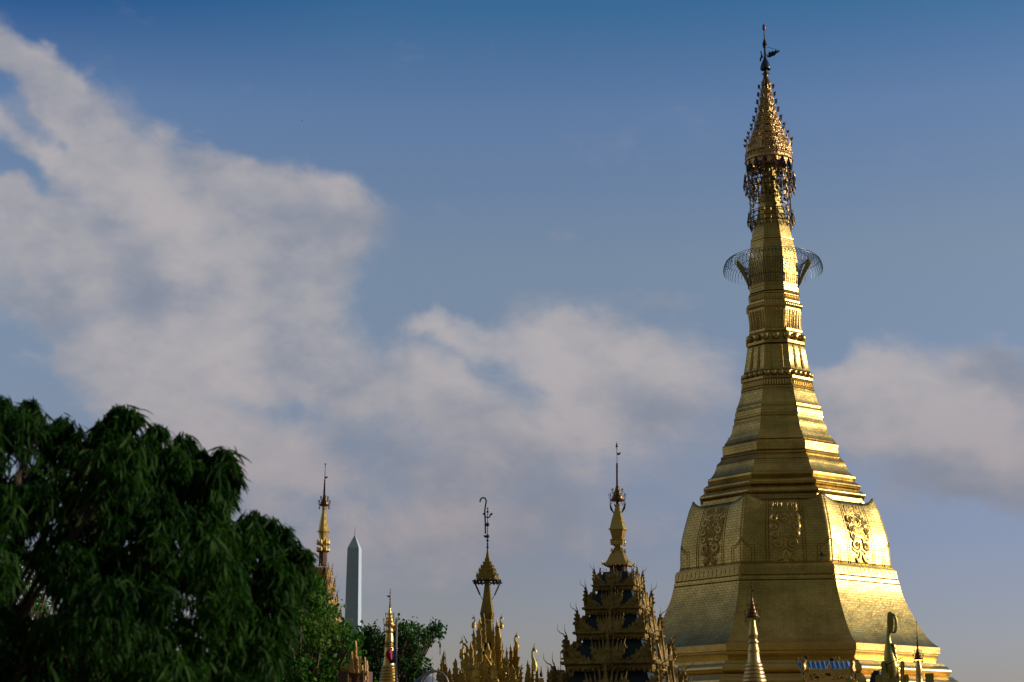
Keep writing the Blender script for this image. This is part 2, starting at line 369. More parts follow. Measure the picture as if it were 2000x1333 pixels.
base = SP([(1264, 1834), (1265.5, 1836), (1278, 1836), (1279, 1833.5)] + spl([(1279.5, 1833), (1284, 1832.5), (1290, 1829), (1295, 1828)], 3) + [(1296, 1831), (1297, 1843), (1302, 1846)] + arc(1303, 1850, 1321, 1852, 7, 7)
          + [(1322, 1850), (1323, 1860), (1327, 1864)] + arc(1328, 1866, 1345, 1870, 8, 7) + [(1346, 1868), (1347, 1880), (1352, 1884)] + arc(1353, 1886, 1372, 1892, 9, 7) + [(1374, 1890), (1375, 1915), (1400, 1922), (1401, 1935), (1440, 1945), (1441, 1965)])
base.append((0.3, base[-1][1] + .2))
octmesh(base, 'stepped_base', 'base', st_root)
# ornaments on the bell sides
def bt(mb, k, pts, r, n=6, off=0.0):
    mb.tube([bellpt(k, x / 2.2, z_low - y, off) for x, y in pts], r, n)
def spiral(cx, cy, r, a0, turns, n=14, shrink=.25):
    return [(cx + r * (1 - (1 - shrink) * i / n) * math.cos(a0 + turns * 2 * math.pi * i / n), cy + r * (1 - (1 - shrink) * i / n) * math.sin(a0 + turns * 2 * math.pi * i / n)) for i in range(n + 1)]
Hh = z_low - zb
for k in range(-3, 5):
    rl = MB(); q = Hh / 3.45
    def both(pts, r, off=-.03):
        w = [rr_ * 1.35 for rr_ in (r if isinstance(r, list) else [r] * len(pts))]
        bt(rl, k, [(x, y * q) for x, y in pts], w, 6, off); bt(rl, k, [(-x, y * q) for x, y in pts], w, 6, off)
    for x in (.14, .36, .6): both([(x, .16), (x + .03, .3), (x + .02, .5)], [.03, .055, .04], -.02)
    both([(.0, .45), (.2, .62), (.42, .7), (.62, .62), (.68, .45)], .055)
    both([(.05, .7), (.25, .8), (.45, .78)], .05)
    both(spiral(.56, 1.02, .19, -1.2, 1.3), [.085] * 10 + [.06] * 5)
    both(spiral(.30, .92, .13, 2.0, -1.1), .06); both(spiral(.33, 1.35, .12, 1.0, 1.1), .06); both(spiral(.27, 2.02, .12, .5, -1.0), .06)
    both([(.68, 1.2), (.74, 1.3), (.68, 1.4)], .06); both([(.66, 1.66), (.73, 1.75), (.64, 1.84)], .06); both([(.2, .2), (.24, .4), (.3, .5)], .05); both([(.48, .2), (.5, .4), (.44, .55)], .05)
    both(spiral(.55, 1.5, .2, -2.0, 1.3), [.085] * 15)
    both(spiral(.5, 1.92, .19, -1.5, 1.1), [.08] * 15)
    bt(rl, k, [(x, y * q) for x, y in spiral(0, 1.12, .26, 0, 1.0, 14, 1)], .06, 6, .0)
    bt(rl, k, [(x, y * q) for x, y in spiral(0, 1.12, .14, 0, 1.0, 10, 1)], .06, 6, .0)
    for i in range(-3, 4): bt(rl, k, [(i * .05, 1.4 * q), (i * .10, 1.62 * q), (i * .125, 1.85 * q)], [.03, .055, .035], 6, .0)
    both([(.0, 2.0), (.15, 2.1), (.35, 2.12)], .05)
    both(spiral(.34, 2.42, .27, -2.2, 1.25, 16), .09)
    both([(.02, 2.25), (.05, 2.6), (.3, 2.78), (.58, 2.66), (.7, 2.4)], [.07, .08, .09, .07, .03])
    both([(.04, 2.75), (.12, 2.98), (.2, 3.18), (.34, 3.24), (.44, 3.1)], [.07, .09, .11, .12, .07])
    both([(.3, 2.95), (.48, 3.0), (.5, 3.12)], .045)
    rl.build('relief_scrollwork', 'relief', st_root)
    ln_ = MB()
    for x in (.84, .98):
        for s_ in (-1, 1): ln_.tube([bellpt(k, s_ * x / 2.2, z_low + .03 - (Hh + .02) * i / 8, .0) for i in range(9)], .028, 4)
    for s_ in (-1, 1):
        for dx, dy in ((0, 0), (.09, .12)):
            pts = [(1.0, Hh * .60 + dy)] + [(1.0 - .26 * i / 5, Hh * (.60 + .12 * (1 - (1 - i / 5) ** 2)) + dy) for i in range(1, 6)] + [(.70 + dx * .8, Hh * .725 + dy), (.70 + dx * .8, Hh - .03)]
            ln_.tube([bellpt(k, s_ * x * .995, z_low - y, 0) for x, y in pts], .024, 4)
    ln_.build('panel_border', 'seam', st_root)
    # row of small squares around the band
    bb = MB(); z1, r1 = sil(1117, 1751); z2, r2 = sil(1130, 1753.3)
    a, b = A0 + R(45) * k, A0 + R(45) * (k + 1)
    for i in range(15):
        t0, t1 = (i + .16) / 15, (i + .84) / 15; qv = []
        for (z, r, t) in ((z1, r1, t0), (z1, r1, t1), (z2, r2, t1), (z2, r2, t0)):
            p = octp(r + .02, a) * (1 - t) + octp(r + .02, b) * t; qv.append((p.x, p.y, z))
        qi = [(x * .997, y * .997, z) for x, y, z in qv]
        bb.add(qv + qi, [(0, 1, 2, 3), (0, 4, 5, 1), (1, 5, 6, 2), (2, 6, 7, 3), (3, 7, 4, 0)])
    bb.build('petal_row', 'relief', st_root)
# beads and lotus petals
def perim(r, t):
    k = int(math.floor(t)); f_ = t - k; a, b = A0 + R(45) * k, A0 + R(45) * (k + 1)
    return octp(r, a) * (1 - f_) + octp(r, b) * f_, (a + b) / 2
z, r = sil(661, 1566)
proto = None
for i in range(16):
    p, _ = perim(r, i / 2)
    b = MB(); b.ball((0, 0, 0), .235, 14, 9, 1.0)
    if proto is None: proto = b.build('bead', 'smooth', st_root); o = proto
    else: o = proto.copy(); COL.objects.link(o); o.parent = st_root
    o.location = (p.x, p.y, z)
z, r = sil(733.5, 1583); proto = None
for i in range(32):
    p, _ = perim(r, i / 4 + .125); b = MB()
    if proto is None: b.ball((0, 0, 0), .185, 10, 7, .9); proto = b.build('bead', 'smooth', st_root); o = proto
    else: o = proto.copy(); COL.objects.link(o); o.parent = st_root
    o.location = (p.x, p.y, z)
def petals(pyt, pyb, xt, xb, per, w, name):
    (za, ra), (zc, rc) = sil(pyt, xt), sil(pyb, xb); mb = MB()
    for i in range(per * 8):
        pts = []; rad = []
        for j in range(6):
            t = j / 5; pp, _ = perim(ra + (rc - ra) * t, (i + .5) / per); pts.append((pp.x, pp.y, za + (zc - za) * t)); rad.append(w * (.75 + .35 * math.sin(math.pi * min(1, t * 1.15))))
        mb.tube(pts, rad, 8)
    mb.build(name, 'smooth', st_root)
petals(746, 757, 1585, 1588, 11, .072, 'lotus_petals')
petals(579, 589, 1559.5, 1559.5, 9, .06, 'lotus_petals')
petals(594, 600, 1563, 1566.5, 8, .075, 'lotus_petals')
petals(574, 577, 1559, 1561, 9, .05, 'lotus_petals')
def flutes(pyt, pyb, xt, xm, xb, ts, w, name):
    mb = MB()
    for k in range(8):
        for t in ts:
            pts = []
            for py, px in spl([(pyt, xt), ((pyt + pyb) / 2, xm), (pyb, xb)], 3):
                z, r = sil(py, px); pp, _ = perim(r + .015, k + t); pts.append((pp.x, pp.y, z))
            mb.tube(pts, w, 5)
    mb.build(name, 'smooth', st_root)
flutes(609, 645, 1564, 1562.5, 1564, (.1, .24, .3, .44, .56, .7, .76, .9), .035, 'fluting')
flutes(679, 724, 1571, 1575.5, 1581, (.28, .34, .66, .72), .035, 'fluting')
# iron basket of curved spikes
def cyl(hw, py, a):
    z = S.z(py); r = S.r(py, hw); return Vector((r * math.sin(a), -r * math.cos(a), z))
rib = [(49, 562), (51, 546), (54, 532), (60, 518), (69, 508), (79, 505), (88, 509), (94, 518), (96, 528), (94.5, 536)]
rib = spl(rib, 2)
hp = MB()
for hw, py in ((60, 518), (69, 508), (80, 504.5), (91, 512), (51, 545)):
    hp.tube([cyl(hw, py, 2 * math.pi * i / 60) for i in range(61)], .015, 4, False)
hoops = hp.build('spike_basket', 'iron', st_root)
sp0 = MB(); sp0.tube([cyl(hw, py, 0) for hw, py in rib], [.016] * (len(rib) - 2) + [.012, .004], 4)
proto = None
for i in range(70):
    a = 2 * math.pi * i / 70
    if proto is None: proto = sp0.build('spike', 'iron', hoops); o = proto
    else: o = proto.copy(); COL.objects.link(o); o.parent = hoops
    o.rotation_euler = (0, 0, a)
for a in (A0 + R(45) + .12, A0 - R(90) - .02):
    b = MB(); pts = [(49.5, 563), (52, 552), (59, 534), (66, 521), (74, 513), (76, 523), (70, 532), (61, 546), (53, 563)]
    b.plate([(hw, py) for hw, py in pts], .05, lambda hw, py, d: cyl(hw, py, a) + Vector((math.cos(a), math.sin(a), 0)) * d)
    b.build('bracket', 'relief', hoops)
# crowning umbrella: openwork tiers
def ring_pts(hw, py, n=48, wob=0): return [cyl(hw, py, 2 * math.pi * i / n) for i in range(n + 1)]
um = MB(); um.lathe(S.prof([(322, 16), (300, 36), (298, 38), (283, 31), (267, 25), (251, 19.5), (236, 15), (220, 12), (204, 9.5), (189, 7.6), (175, 6), (168, 4)]), 20)
umb = um.build('crown_umbrella', 'lattice', st_root)
tiers = [(318, 45, 299, 44), (297, 41, 285, 39.5), (282, 34.5, 270, 33), (266, 28, 254, 26.5), (250, 22.5, 238, 21), (235, 17.5, 222, 16.5), (219, 14, 206, 13), (203, 11.5, 191, 10.6), (188, 9.5, 176, 8.6)]
for ti, (py0, h0, py1, h1) in enumerate(tiers):
    b = MB(); n = 28 if ti < 5 else 20
    b.lathe([(S.z(py0), S.r(py0, h0)), (S.z(py0 - 2), S.r(py0, h0 + 1)), (S.z((py0 + py1) / 2), S.r(py0, (h0 + h1) / 2)), (S.z(py1 + 2), S.r(py0, h1)), (S.z(py1 + 2), S.r(py0, h1 - 2)), (S.z(py0), S.r(py0, h0 - 3))], 32, cap=False)
    for zz, hh in ((py0 - 1, h0 + 1), (py0 - (py0 - py1) * .45, (h0 + h1) / 2 + .8), (py1 + 2, h1 + .5)): b.tube([cyl(hh, zz, 2 * math.pi * i / 32) for i in range(33)], .045, 5, False)
    # rosettes
    for i in range(n):
        a = 2 * math.pi * i / n; hh = (h0 + h1) / 2 + .6; pm = (py0 + py1) / 2 - (py0 - py1) * .2
        pts = [cyl(hh, pm + 2.6 * math.sin(t * math.pi / 4), a + 2.6 / hh * math.cos(t * math.pi / 4)) for t in range(9)]
        b.tube(pts, .035, 4, False)
    # pointed leaves on top
    for i in range(8):
        a = A0 + R(45) * i
        for da, hgt, wd in ((0, (py0 - py1) * 1.7, 4.6), (.18, (py0 - py1) * .6, 3), (-.18, (py0 - py1) * .6, 3), (.34, (py0 - py1) * .35, 3), (-.34, (py0 - py1) * .35, 3)):
            w_ = wd / h1 * (h1 / 40) ** .6
            b.plate([(-w_, 0), (w_, 0), (w_ * .8, .35), (w_ * .15, .7), (0, 1), (-w_ * .15, .7), (-w_ * .8, .35)], .03,
                    lambda x, y, d: cyl(h1 + d * 20 + y * hgt * .05, py1 + 3 - y * hgt, a + da + x))
    b.build('umbrella_tier', 'lattice', umb)
    if ti in (1, 2, 3, 4, 5, 6, 7, 8):
        for i in range(8):
            a = A0 + R(45) * i + (.08 if i % 2 else -.05); b = MB(); pt_ = py1 - (py0 - py1) * .6; o_ = 5.5 + h1 * .05; s_ = 1.0 if ti < 5 else .75
            b.tube([cyl(h1 + 1, py1 + 3, a), cyl(h1 + o_ * .6, pt_ + 6, a), cyl(h1 + o_, pt_ + 3, a)], .012, 4)
            for sg in (-1, 1): b.tube([cyl(h1 + o_, pt_ + 3 * s_, a), cyl(h1 + o_ + 1.5 * sg * s_, pt_ + 1 * s_, a), cyl(h1 + o_ + 2.6 * sg * s_, pt_ - 3.4 * s_, a)], [.03, .05, .012], 5)
            b.tube([cyl(h1 + o_, pt_ + 4 * s_, a), cyl(h1 + o_, pt_ - 2 * s_, a)], [.045, .012], 5)
            b.build('leaf_bell', 'bronze', umb)
    # dark cloth scraps and openings between tiers
b = MB()
for i in range(16):
    a = A0 + R(22.5) * i
    py0 = 320; b.plate([(-.17, 0), (.17, 0), (.17, -6), (.1, 4), (.06, 7), (0, 12 if i % 2 else 6), (-.06, 7), (-.1, 4), (-.17, -6)][::-1], .03, lambda x, y, d: cyl(45 + d * 20, py0 + y, a + x))
b.build('scalloped_valance', 'lattice', umb)
b = MB()
for i in range(30):
    a = 2 * math.pi * i / 30 + .05; b.ball(cyl(41, 328 + 5 * math.sin(i * 2.1), a), .12, 7, 5)
b.build('glass_bulbs', 'blue_glass', umb)
def bell_ring(hw, py, drop, nb, sw):
    b = MB()
    for dh, dy, rr_ in ((0, 0, .035), (.6, -4, .022), (1.2, drop * .55, .03), (-3, drop, .03)): b.tube(ring_pts(hw + dh, py + dy, 48), rr_, 5, False)
    for i in range(nb):
        a = 2 * math.pi * i / nb; u = i % 2
        b.tube([cyl(hw, py, a), cyl(hw + .5, py - 4, a)], .02, 4)
        b.tube([cyl(hw, py, a), cyl(hw + 2.5, py + drop * .3, a + sw), cyl(hw - 1 + 3 * u, py + drop * .7, a - sw), cyl(hw - 3, py + drop, a)], .022, 4)
        b.tube([cyl(hw - 1, py + 2, a + .05), cyl(hw - 3, py + drop * .4, a + .12), cyl(hw - 1, py + drop * .55, a + .02)], .02, 4)
    ro = b.build('hanging_hoop', 'bronze', umb)
    for i in range(nb):
        a = 2 * math.pi * i / nb; q = MB()
        for (h_, y_) in ((hw + .3, py - 5), (hw + 1 + (i % 3), py + drop * .55), (hw - 3 + (i % 2) * 2, py + drop)):
            p = cyl(h_, y_, a + .03 * (i % 3)); q.tube([p, p + Vector((0, 0, -.09)), p + Vector((0, 0, -.24))], [.012, .035, .062], 6)
            q.plate([(-.035, -.24), (.035, -.24), (0, -.40)], .01, lambda x, y, d: p + Vector((x, d, y)))
        q.tube([cyl(hw + .3, py - 5, a), cyl(hw + 1, py + drop * .5, a + .03), cyl(hw - 3, py + drop, a + .03)], .012, 4)
        q.build('bell_cluster', 'bronze' if i % 3 else 'smooth', ro)
    return ro
bell_ring(48, 347, 24, 26, .06)
bell_ring(43, 421, 17, 22, .07)
q = MB(); rr2 = random.Random(3)
for i in range(32):
    a = 2 * math.pi * i / 32; h_ = 39 + rr2.uniform(-2, 2)
    y1 = 421 if i % 2 else rr2.uniform(385, 400)
    q.tube([cyl(44, 325, a), cyl(42, 345, a), cyl(h_, 372, a), cyl(h_ + (2 if y1 > 410 else 0), y1, a)], .017, 4)
    for j in range(9):
        p = cyl(h_ + rr2.uniform(-1.5, 1.5), rr2.uniform(335, y1), a + rr2.uniform(-.06, .06)); w_ = rr2.uniform(.05, .11)
        q.plate([(0, w_ * 1.3), (w_, 0), (0, -w_ * 1.6), (-w_, 0)], .015, lambda x, y, d: p + Vector((x * math.cos(a) + d, x * math.sin(a), y)))
for py in (388, 404): q.tube(ring_pts(38, py, 40), .02, 4, False)
q.build('hanging_chains', 'bronze', umb)
for px, py0, py1 in ((1469, 425, 470), (1542, 425, 465)):
    q = MB(); q.tube([S.L(px, py0, .5), S.L(px + (1 if px < 1500 else 3), py1, .3)], .018, 4); q.build('stay_wire', 'dark_metal', umb)
q = MB(); q.tube([S.L(1488, 168), S.L(1478, 228, .4), S.L(1471, 275, .8)], .012, 3); q.tube([S.L(1503, 175), S.L(1516, 220, .4)], .012, 3); q.build('stay_wire', 'dark_metal', umb)
# vane and diamond bud
q = MB(); q.lathe(S.prof([(177, 5)] + spl([(174, 7), (168, 9.3), (163, 9), (156, 6), (149, 4.6), (146, 5.5), (142, 3.8), (138, 3.2)], 2)), 16); fin = q.build('finial_bulb', 'bronze', st_root)
q = MB()
for a_ in range(8): q.tube([cyl(6.5, 146, a_ * .785), cyl(7.5, 144, a_ * .785)], .03, 4)
q.lathe(S.prof([(138, 2.6), (115, 2.2), (90, 2), (88, 1.4), (60, .9), (48, .7)]), 8); q.build('finial_pole', 'bronze', fin)
q = MB(); q.lathe(S.prof([(134, 9.8), (136, 10), (133, 10.2)] + spl([(131, 9.8), (124, 7.4), (117, 4), (113, 2.6)], 2)), 18); q.build('finial_cone', 'iron', fin)
q = MB(); q.lathe(S.prof([(87, 4.2), (84, 4), (80, 2.4), (76, 1)]), 12); q.lathe(S.prof([(93, 3.4), (91, 3.8), (89, 3)]), 12)
for a_ in range(6): q.tube([cyl(4, 86, a_ * 1.05), cyl(4.2, 90, a_ * 1.05)], .02, 4)
q.build('small_cone', 'dark_metal', fin)
q = MB()
vp = [(3, 104), (6, 110), (8, 101), (12, 104), (14, 100), (18, 103), (20, 99), (24, 102), (29, 100), (27, 104), (22, 106), (19, 110), (14, 111), (10, 113), (4, 112.5)]
q.plate([(x, y) for x, y in vp], .04, lambda x, y, d: S.L(S.pa(y) + x, y, d))
for x, y, r_ in ((9, 107, 2.5), (15, 106, 2.2), (20, 104, 1.5)): q.tube([S.L(S.pa(y) + x + r_ * math.cos(t), y + r_ * math.sin(t), .04) for t in np.linspace(0, 6.28, 9)], .02, 4)
q.tube([S.L(S.pa(92) + 4, 92), S.L(S.pa(100) + 28, 101)], .014, 4)
q.tube([S.L(S.pa(112), 112), S.L(S.pa(112) - 9, 112)], .03, 4)
q.plate([(-9, 100), (-6, 101), (-6, 106), (-4, 110), (-6, 113), (-9, 121), (-11, 116), (-8, 110), (-8, 104)], .04, lambda x, y, d: S.L(S.pa(y) + x, y, d))
q.build('flag_vane', 'dark_metal', fin)
q = MB(); q.lathe(S.prof([(60, 1.2), (58, 3.2), (54, 3.4), (50, 2.6), (48, 1), (46, .3)]), 10); q.build('diamond_bud', 'red_lamp', fin)
for a_ in range(3):
    pass

# ------------------------------------------------------------------ tiered wooden spires (pyatthat)
CORNER = [(1, 0), (1.03, .3), (1.09, .36), (1.01, .5), (1.07, .6), (1.0, .68), (1.05, .8), (.98, .86), (1.02, 1.0), (.95, .9), (.93, .74), (.89, .82), (.87, .6), (.81, .68), (.79, .47), (.73, .52), (.7, .34), (.63, .38), (.6, .2), (.53, .23), (.48, .07), (.42, .03), (.4, -.06), (1, -.06)]
LEAF = [(.02, -.10), (.10, -.14), (.16, -.02), (.23, -.03), (.27, .12), (.34, .14), (.345, .27), (.42, .34), (.39, .46), (.45, .58), (.395, .62), (.42, .86), (.35, .60), (.345, .48), (.31, .56), (.32, .80), (.265, .52), (.24, .42), (.22, .56), (.235, .88), (.18, .58), (.155, .48), (.135, .62), (.14, 1.0), (.09, .66), (.075, .5), (.05, .62), (.035, .85), (.015, .4)]
SPIKE = [(-.05, -.05), (.05, -.05), (.075, .3), (.05, .45), (.07, .6), (.03, .9), (0, 1.42), (-.03, .9), (-.07, .6), (-.05, .45), (-.075, .3)]
def side_fn(j, W, lean=0.0, zb_=0.0, sw=1.0, sh=1.0):
    c, s = math.cos(j * math.pi / 2), math.sin(j * math.pi / 2)
    def fn(a, b, d):
        x, y = a * sw, -(W + d + lean * b * sh); return Vector((x * c - y * s, x * s + y * c, zb_ + b * sh))
    return fn
def lumps(mb, fn, outline, n, size, rnd):
    """raised scrolls of the carving on a plate"""
    xs = [p[0] for p in outline]; ys = [p[1] for p in outline]
    def inside(x, y):
        r_ = False; j = len(outline) - 1
        for i in range(len(outline)):
            if (outline[i][1] > y) != (outline[j][1] > y) and x < (outline[j][0] - outline[i][0]) * (y - outline[i][1]) / (outline[j][1] - outline[i][1]) + outline[i][0]: r_ = not r_
            j = i
        return r_
    k = 0
    for _ in range(n * 6):
        x, y = rnd.uniform(min(xs), max(xs)), rnd.uniform(min(ys), max(ys))
        if not inside(x, y): continue
        k += 1
        if k > n: break
        sc_ = size * rnd.uniform(.7, 1.4); p0 = fn(x, y, size * .35); a0 = rnd.uniform(0, 6.28); w = rnd.choice((-1, 1))
        e1 = (fn(x + .01, y, 0) - fn(x, y, 0)).normalized(); e2 = Vector((0, 0, 1))
        mb.tube([p0 + (e1 * math.cos(a0 + w * t) + e2 * math.sin(a0 + w * t)) * sc_ * (1 - .2 * t / 1.5) for t in (0, .9, 1.8, 2.7, 3.6, 4.5)], [size * .15, size * .3, size * .36, size * .34, size * .26, size * .1], 5)
def whisker(mb, fn, tipx, tipy, s, w, up):
    mb.tube([fn(tipx - s * .02, tipy - .06, 0), fn(tipx + s * .03, tipy + .05, 0), fn(tipx + s * .10, tipy + .1, 0), fn(tipx + s * .16 * up, tipy + .22, 0), fn(tipx + s * (.16 if up > 0 else .34), tipy + .42, 0)], [w, w * 1.3, w, w * .55, w * .2], 4)
def roof_tier(ax, root, py_c, hw, py_up, hw_up, mat, seed, detail=1.0, last=False, side_n=4, cor_h=.86, thick=.05):
    rnd = random.Random(seed); z = ax.z(py_c); W = ax.r(py_c, hw); zu = ax.z(py_up); Wu = ax.r(py_up, hw_up); H = zu - z; t = W * thick
    c = MB()
    c.box((0, 0, z + .03 * H), (2 * W, 2 * W, .07 * H)); c.tube([(a_ * W * 1.035, b_ * W * 1.035, z + .0 * H) for a_, b_ in ((0, -1), (1, -1), (1, 1), (-1, 1), (-1, -1), (0, -1))], .06 * H, 8, False); c.box((0, 0, z - .04 * H), (1.93 * W, 1.93 * W, .06 * H)); c.box((0, 0, z - .105 * H), (1.97 * W, 1.97 * W, .05 * H)); c.box((0, 0, z - .2 * H), (1.8 * W, 1.8 * W, .14 * H))
    for j in range(4):
        f_ = side_fn(j, W, 0, z + .035 * H, 1, 1)
        for i in range(10): c.ball(f_(W * (-.9 + .2 * i), 0, 0), .035 * H, 6, 4)
    tier = c.build('roof_tier', mat, root)
    # valance of hanging teeth
    v = MB()
    for j in range(4):
        f_ = side_fn(j, W * .96, 0, z - .12 * H, W, H)
        n = 17; o = [(-.97, 0)]
        for i in range(n):
            a = -.97 + 1.94 * (i + .5) / n; e = abs(2 * (i + .5) / n - 1); dp = .10 + .05 * (i % 2) + .14 * e ** 3
            o += [(a - .5 * 1.94 / n * .9, -.05), (a, -dp)]
        o += [(.97, -.05), (.97, 0)]
        v.plate(o, t * .6, f_)
        if detail > .4: lumps(v, f_, [(-.95, -.12), (.95, -.12), (.95, 0), (-.95, 0)], int(22 * detail), .035 * H, rnd)
    v.build('valance', mat, tier)
    v = MB()
    for j in range(4):
        f_ = side_fn(j, W * .99, 0, z + .06 * H, W, H); n = 13; o = [(-.97, 0)]
        for i in range(n):
            a0 = -.97 + 1.94 * i / n; dw = 1.94 / n; e = abs(2 * (i + .5) / n - 1); hh = .10 + .09 * ((i * 7) % 3) / 2 + .16 * e ** 2
            o += [(a0 + dw * .12, .03), (a0 + dw * .3, hh * .55), (a0 + dw * .38, hh * .5), (a0 + dw * .5, hh), (a0 + dw * .62, hh * .5), (a0 + dw * .7, hh * .55), (a0 + dw * .88, .03)]
        o += [(.97, 0)]; v.plate(o[::-1], t * .5, f_)
        lumps(v, f_, [(-.9, 0), (.9, 0), (.9, .12), (-.9, .12)], int(16 * detail), .04 * H, rnd)
    v.build('roof_cresting', mat, tier)
    rf = MB(); n = 5; prof = []
    for i in range(n + 1):
        q = i / n; prof.append((z + .06 * H + (H * .74) * q, (W * .94 + (Wu * .80 - W * .94) * (q ** .7)) * math.sqrt(2)))
    rf.lathe(prof, 4, (0, 0), math.pi / 4); rf.build('sloping_roof', 'teal_roof', tier)
    for j in range(4):
        f_ = side_fn(j, W * .97, -.06, z + .06 * H, W, H * cor_h)
        for s_ in (-1, 1):
            m = MB(); o = [(s_ * a, b) for a, b in CORNER]; m.plate(o, t, f_)
            if detail > 0: lumps(m, f_, o, int(26 * detail), .05 * H, rnd)
            whisker(m, f_, s_ * 1.0, 1.0, s_, .016 * H, 1 if (j + s_) % 3 else -1)
            m.build('corner_flame', mat, tier)
            m = MB(); g_ = side_fn(j, W * 1.01, -.12, z - .02 * H, W * .92, H * .92); o = [(s_ * a, b) for a, b in LEAF]; m.plate(o, t, g_)
            if detail > 0: lumps(m, g_, o, int(26 * detail), .05 * H, rnd)
            m.build('gable_leaf', mat, tier)
        m = MB(); g_ = side_fn(j, W * 1.03, -.12, z - .04 * H, W, H * .8); m.plate(SPIKE, t * 1.4, g_); m.build('gable_spike', mat, tier)
    return tier
def hti(ax, root, pyt, pyb, hw, mat='bronze', n=12, drops=10, prongs=True, name='crown_umbrella', tiers=4):
    """small tiered umbrella finial"""
    m = MB(); H = pyb - pyt; pr = []
    for i in range(tiers + 1):
        q = i / tiers; w = hw * (.16 + .84 * q ** 1.35); y = pyt + H * q * .86
        pr += [(y, w * .78), (y + H * .03, w), (y + H * .06, w * .97)]
    pr += [(pyt + H * .94, hw * .96), (pyt + H * .94, hw * .5)]
    m.lathe(ax.prof(pr), n)
    o = m.build(name, mat, root)
    q = MB(); rnd = random.Random(int(pyt)); S2 = lambda h, y, a: Vector((ax.r(y, h) * math.sin(a), -ax.r(y, h) * math.cos(a), ax.z(y)))
    u = ax.k(pyt)
    for i in range(drops):
        a = 2 * math.pi * i / drops + .1
        q.tube([S2(hw * .98, pyb - H * .06, a), S2(hw * 1.02, pyb, a), S2(hw * (.95 + .1 * (i % 2)), pyb + H * .12, a)], [.5 * u, .35 * u, .9 * u], 4)
        q.ball(S2(hw * (.95 + .1 * (i % 2)), pyb + H * .13, a), 1.0 * u, 5, 4)
    q.build('hanging_bells', mat, o)
    if prongs:
        q = MB(); q.tube([S2(hw * 1.0, pyt + H * .86, 2 * math.pi * i / 24) for i in range(25)], .5 * u, 4, False)
        for i in range(drops):
            a = 2 * math.pi * i / drops
            for fr in (1.0, .62):
                y = pyt + H * (.86 * fr ** .8)
                q.tube([S2(hw * fr, y, a), S2(hw * (fr + .12), y - H * .1, a), S2(hw * (fr + .1), y - H * .2, a)], [.5 * u, .4 * u, .4 * u], 4)
                q.tube([S2(hw * (fr + .1), y - H * .18, a), S2(hw * (fr + .1), y - H * .24, a), S2(hw * (fr + .1), y - H * .33, a)], [.35 * u, 1.0 * u, .1 * u], 4)
        q.build('prongs', mat, o)
    return o
def mast(ax, root, pts, mat, beads=(), name='finial_pole'):
    m = MB(); m.lathe(ax.prof(pts), 8)
    for y, r_ in beads: m.ball(ax.L(ax.pa(y), y), ax.r(y, r_), 8, 5)
    return m.build(name, mat, root)
def vane(ax, root, py, s, size, mat='dark_metal'):
    """little bird-shaped weather vane"""
    m = MB(); k = size
    o = [(0, 0), (2, 3), (6, 3.4), (9, .5), (11, -3.5), (8.6, -2.6), (7, -1.6), (6, -4), (4.6, -1), (2.4, -1.4), (1.2, -4.5), (-.6, -5), (.2, -3), (0, -1)]
    m.plate([(s * a * k, b * k) for a, b in o], .05, lambda a, b, d: ax.L(ax.pa(py) + a, py + b, d))
    return m.build('bird_vane', mat, root)
def sqprof(ax, lst): return [(ax.z(py), ax.r(py, hw) * math.sqrt(2)) for py, hw in lst]
def hall(ax, root, W, ztop):
    """open prayer hall under a tiered spire, down to the ground"""
    m = MB(); m.box((0, 0, ztop - .15), (2 * W, 2 * W, .3)); m.box((0, 0, ztop - .5), (1.8 * W, 1.8 * W, .4)); m.box((0, 0, ztop / 2 - .2), (1.1 * W, 1.1 * W, ztop - .4)); m.box((0, 0, .15), (2.1 * W, 2.1 * W, .3))
    o = m.build('prayer_hall', 'wall_paint', root)
    for sx_ in (-1, 1):
        for sy_ in (-1, 1):
            c = MB(); c.lathe([(.3, .22), (.5, .16), (ztop - .8, .14), (ztop - .7, .2)], 10, (sx_ * W * .82, sy_ * W * .82)); c.build('column', 'plank', o)

A = Ax(1204.5, 862, 78)
t1 = A.root('tiered_spire_shrine', R(-15))
tag(t1, 'tall carved gold tiered spire with teal roofs, directly left of the great stupa', 'tiered shrine')
tc_ = [(1147, 40.5), (1192, 55), (1240, 69.5), (1299, 88), (1372, 108)]
ups = [(1112, 26)] + tc_[:-1]
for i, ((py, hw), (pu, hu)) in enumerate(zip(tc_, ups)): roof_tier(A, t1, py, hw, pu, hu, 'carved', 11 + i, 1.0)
hall(A, t1, A.r(1372, 90), A.z(1385))
m = MB(); m.lathe(sqprof(A, [(1140, 30), (1119, 24), (1118, 15)]), 4, (0, 0), math.pi / 4); m.build('sloping_roof', 'teal_roof', t1)
m = MB(); m.lathe(sqprof(A, [(1122, 12), (1102, 11)]), 4, (0, 0), math.pi / 4)
for j in range(4):
    for s_ in (-1, 0, 1): m.box(side_fn(j, A.r(1112, 12), 0, A.z(1112))(s_ * A.r(1112, 10), 0, 0), (.12, .12, A.r(1112, 17)), j * math.pi / 2)
m.build('lantern_neck', 'brown_paint', t1)
m = MB(); fr = spl([(1103, 22.5), (1096, 18), (1086, 14), (1077, 9), (1073, 6)], 3); m.lathe(sqprof(A, [(1105, 20)] + fr), 4, (0, 0), math.pi / 4)
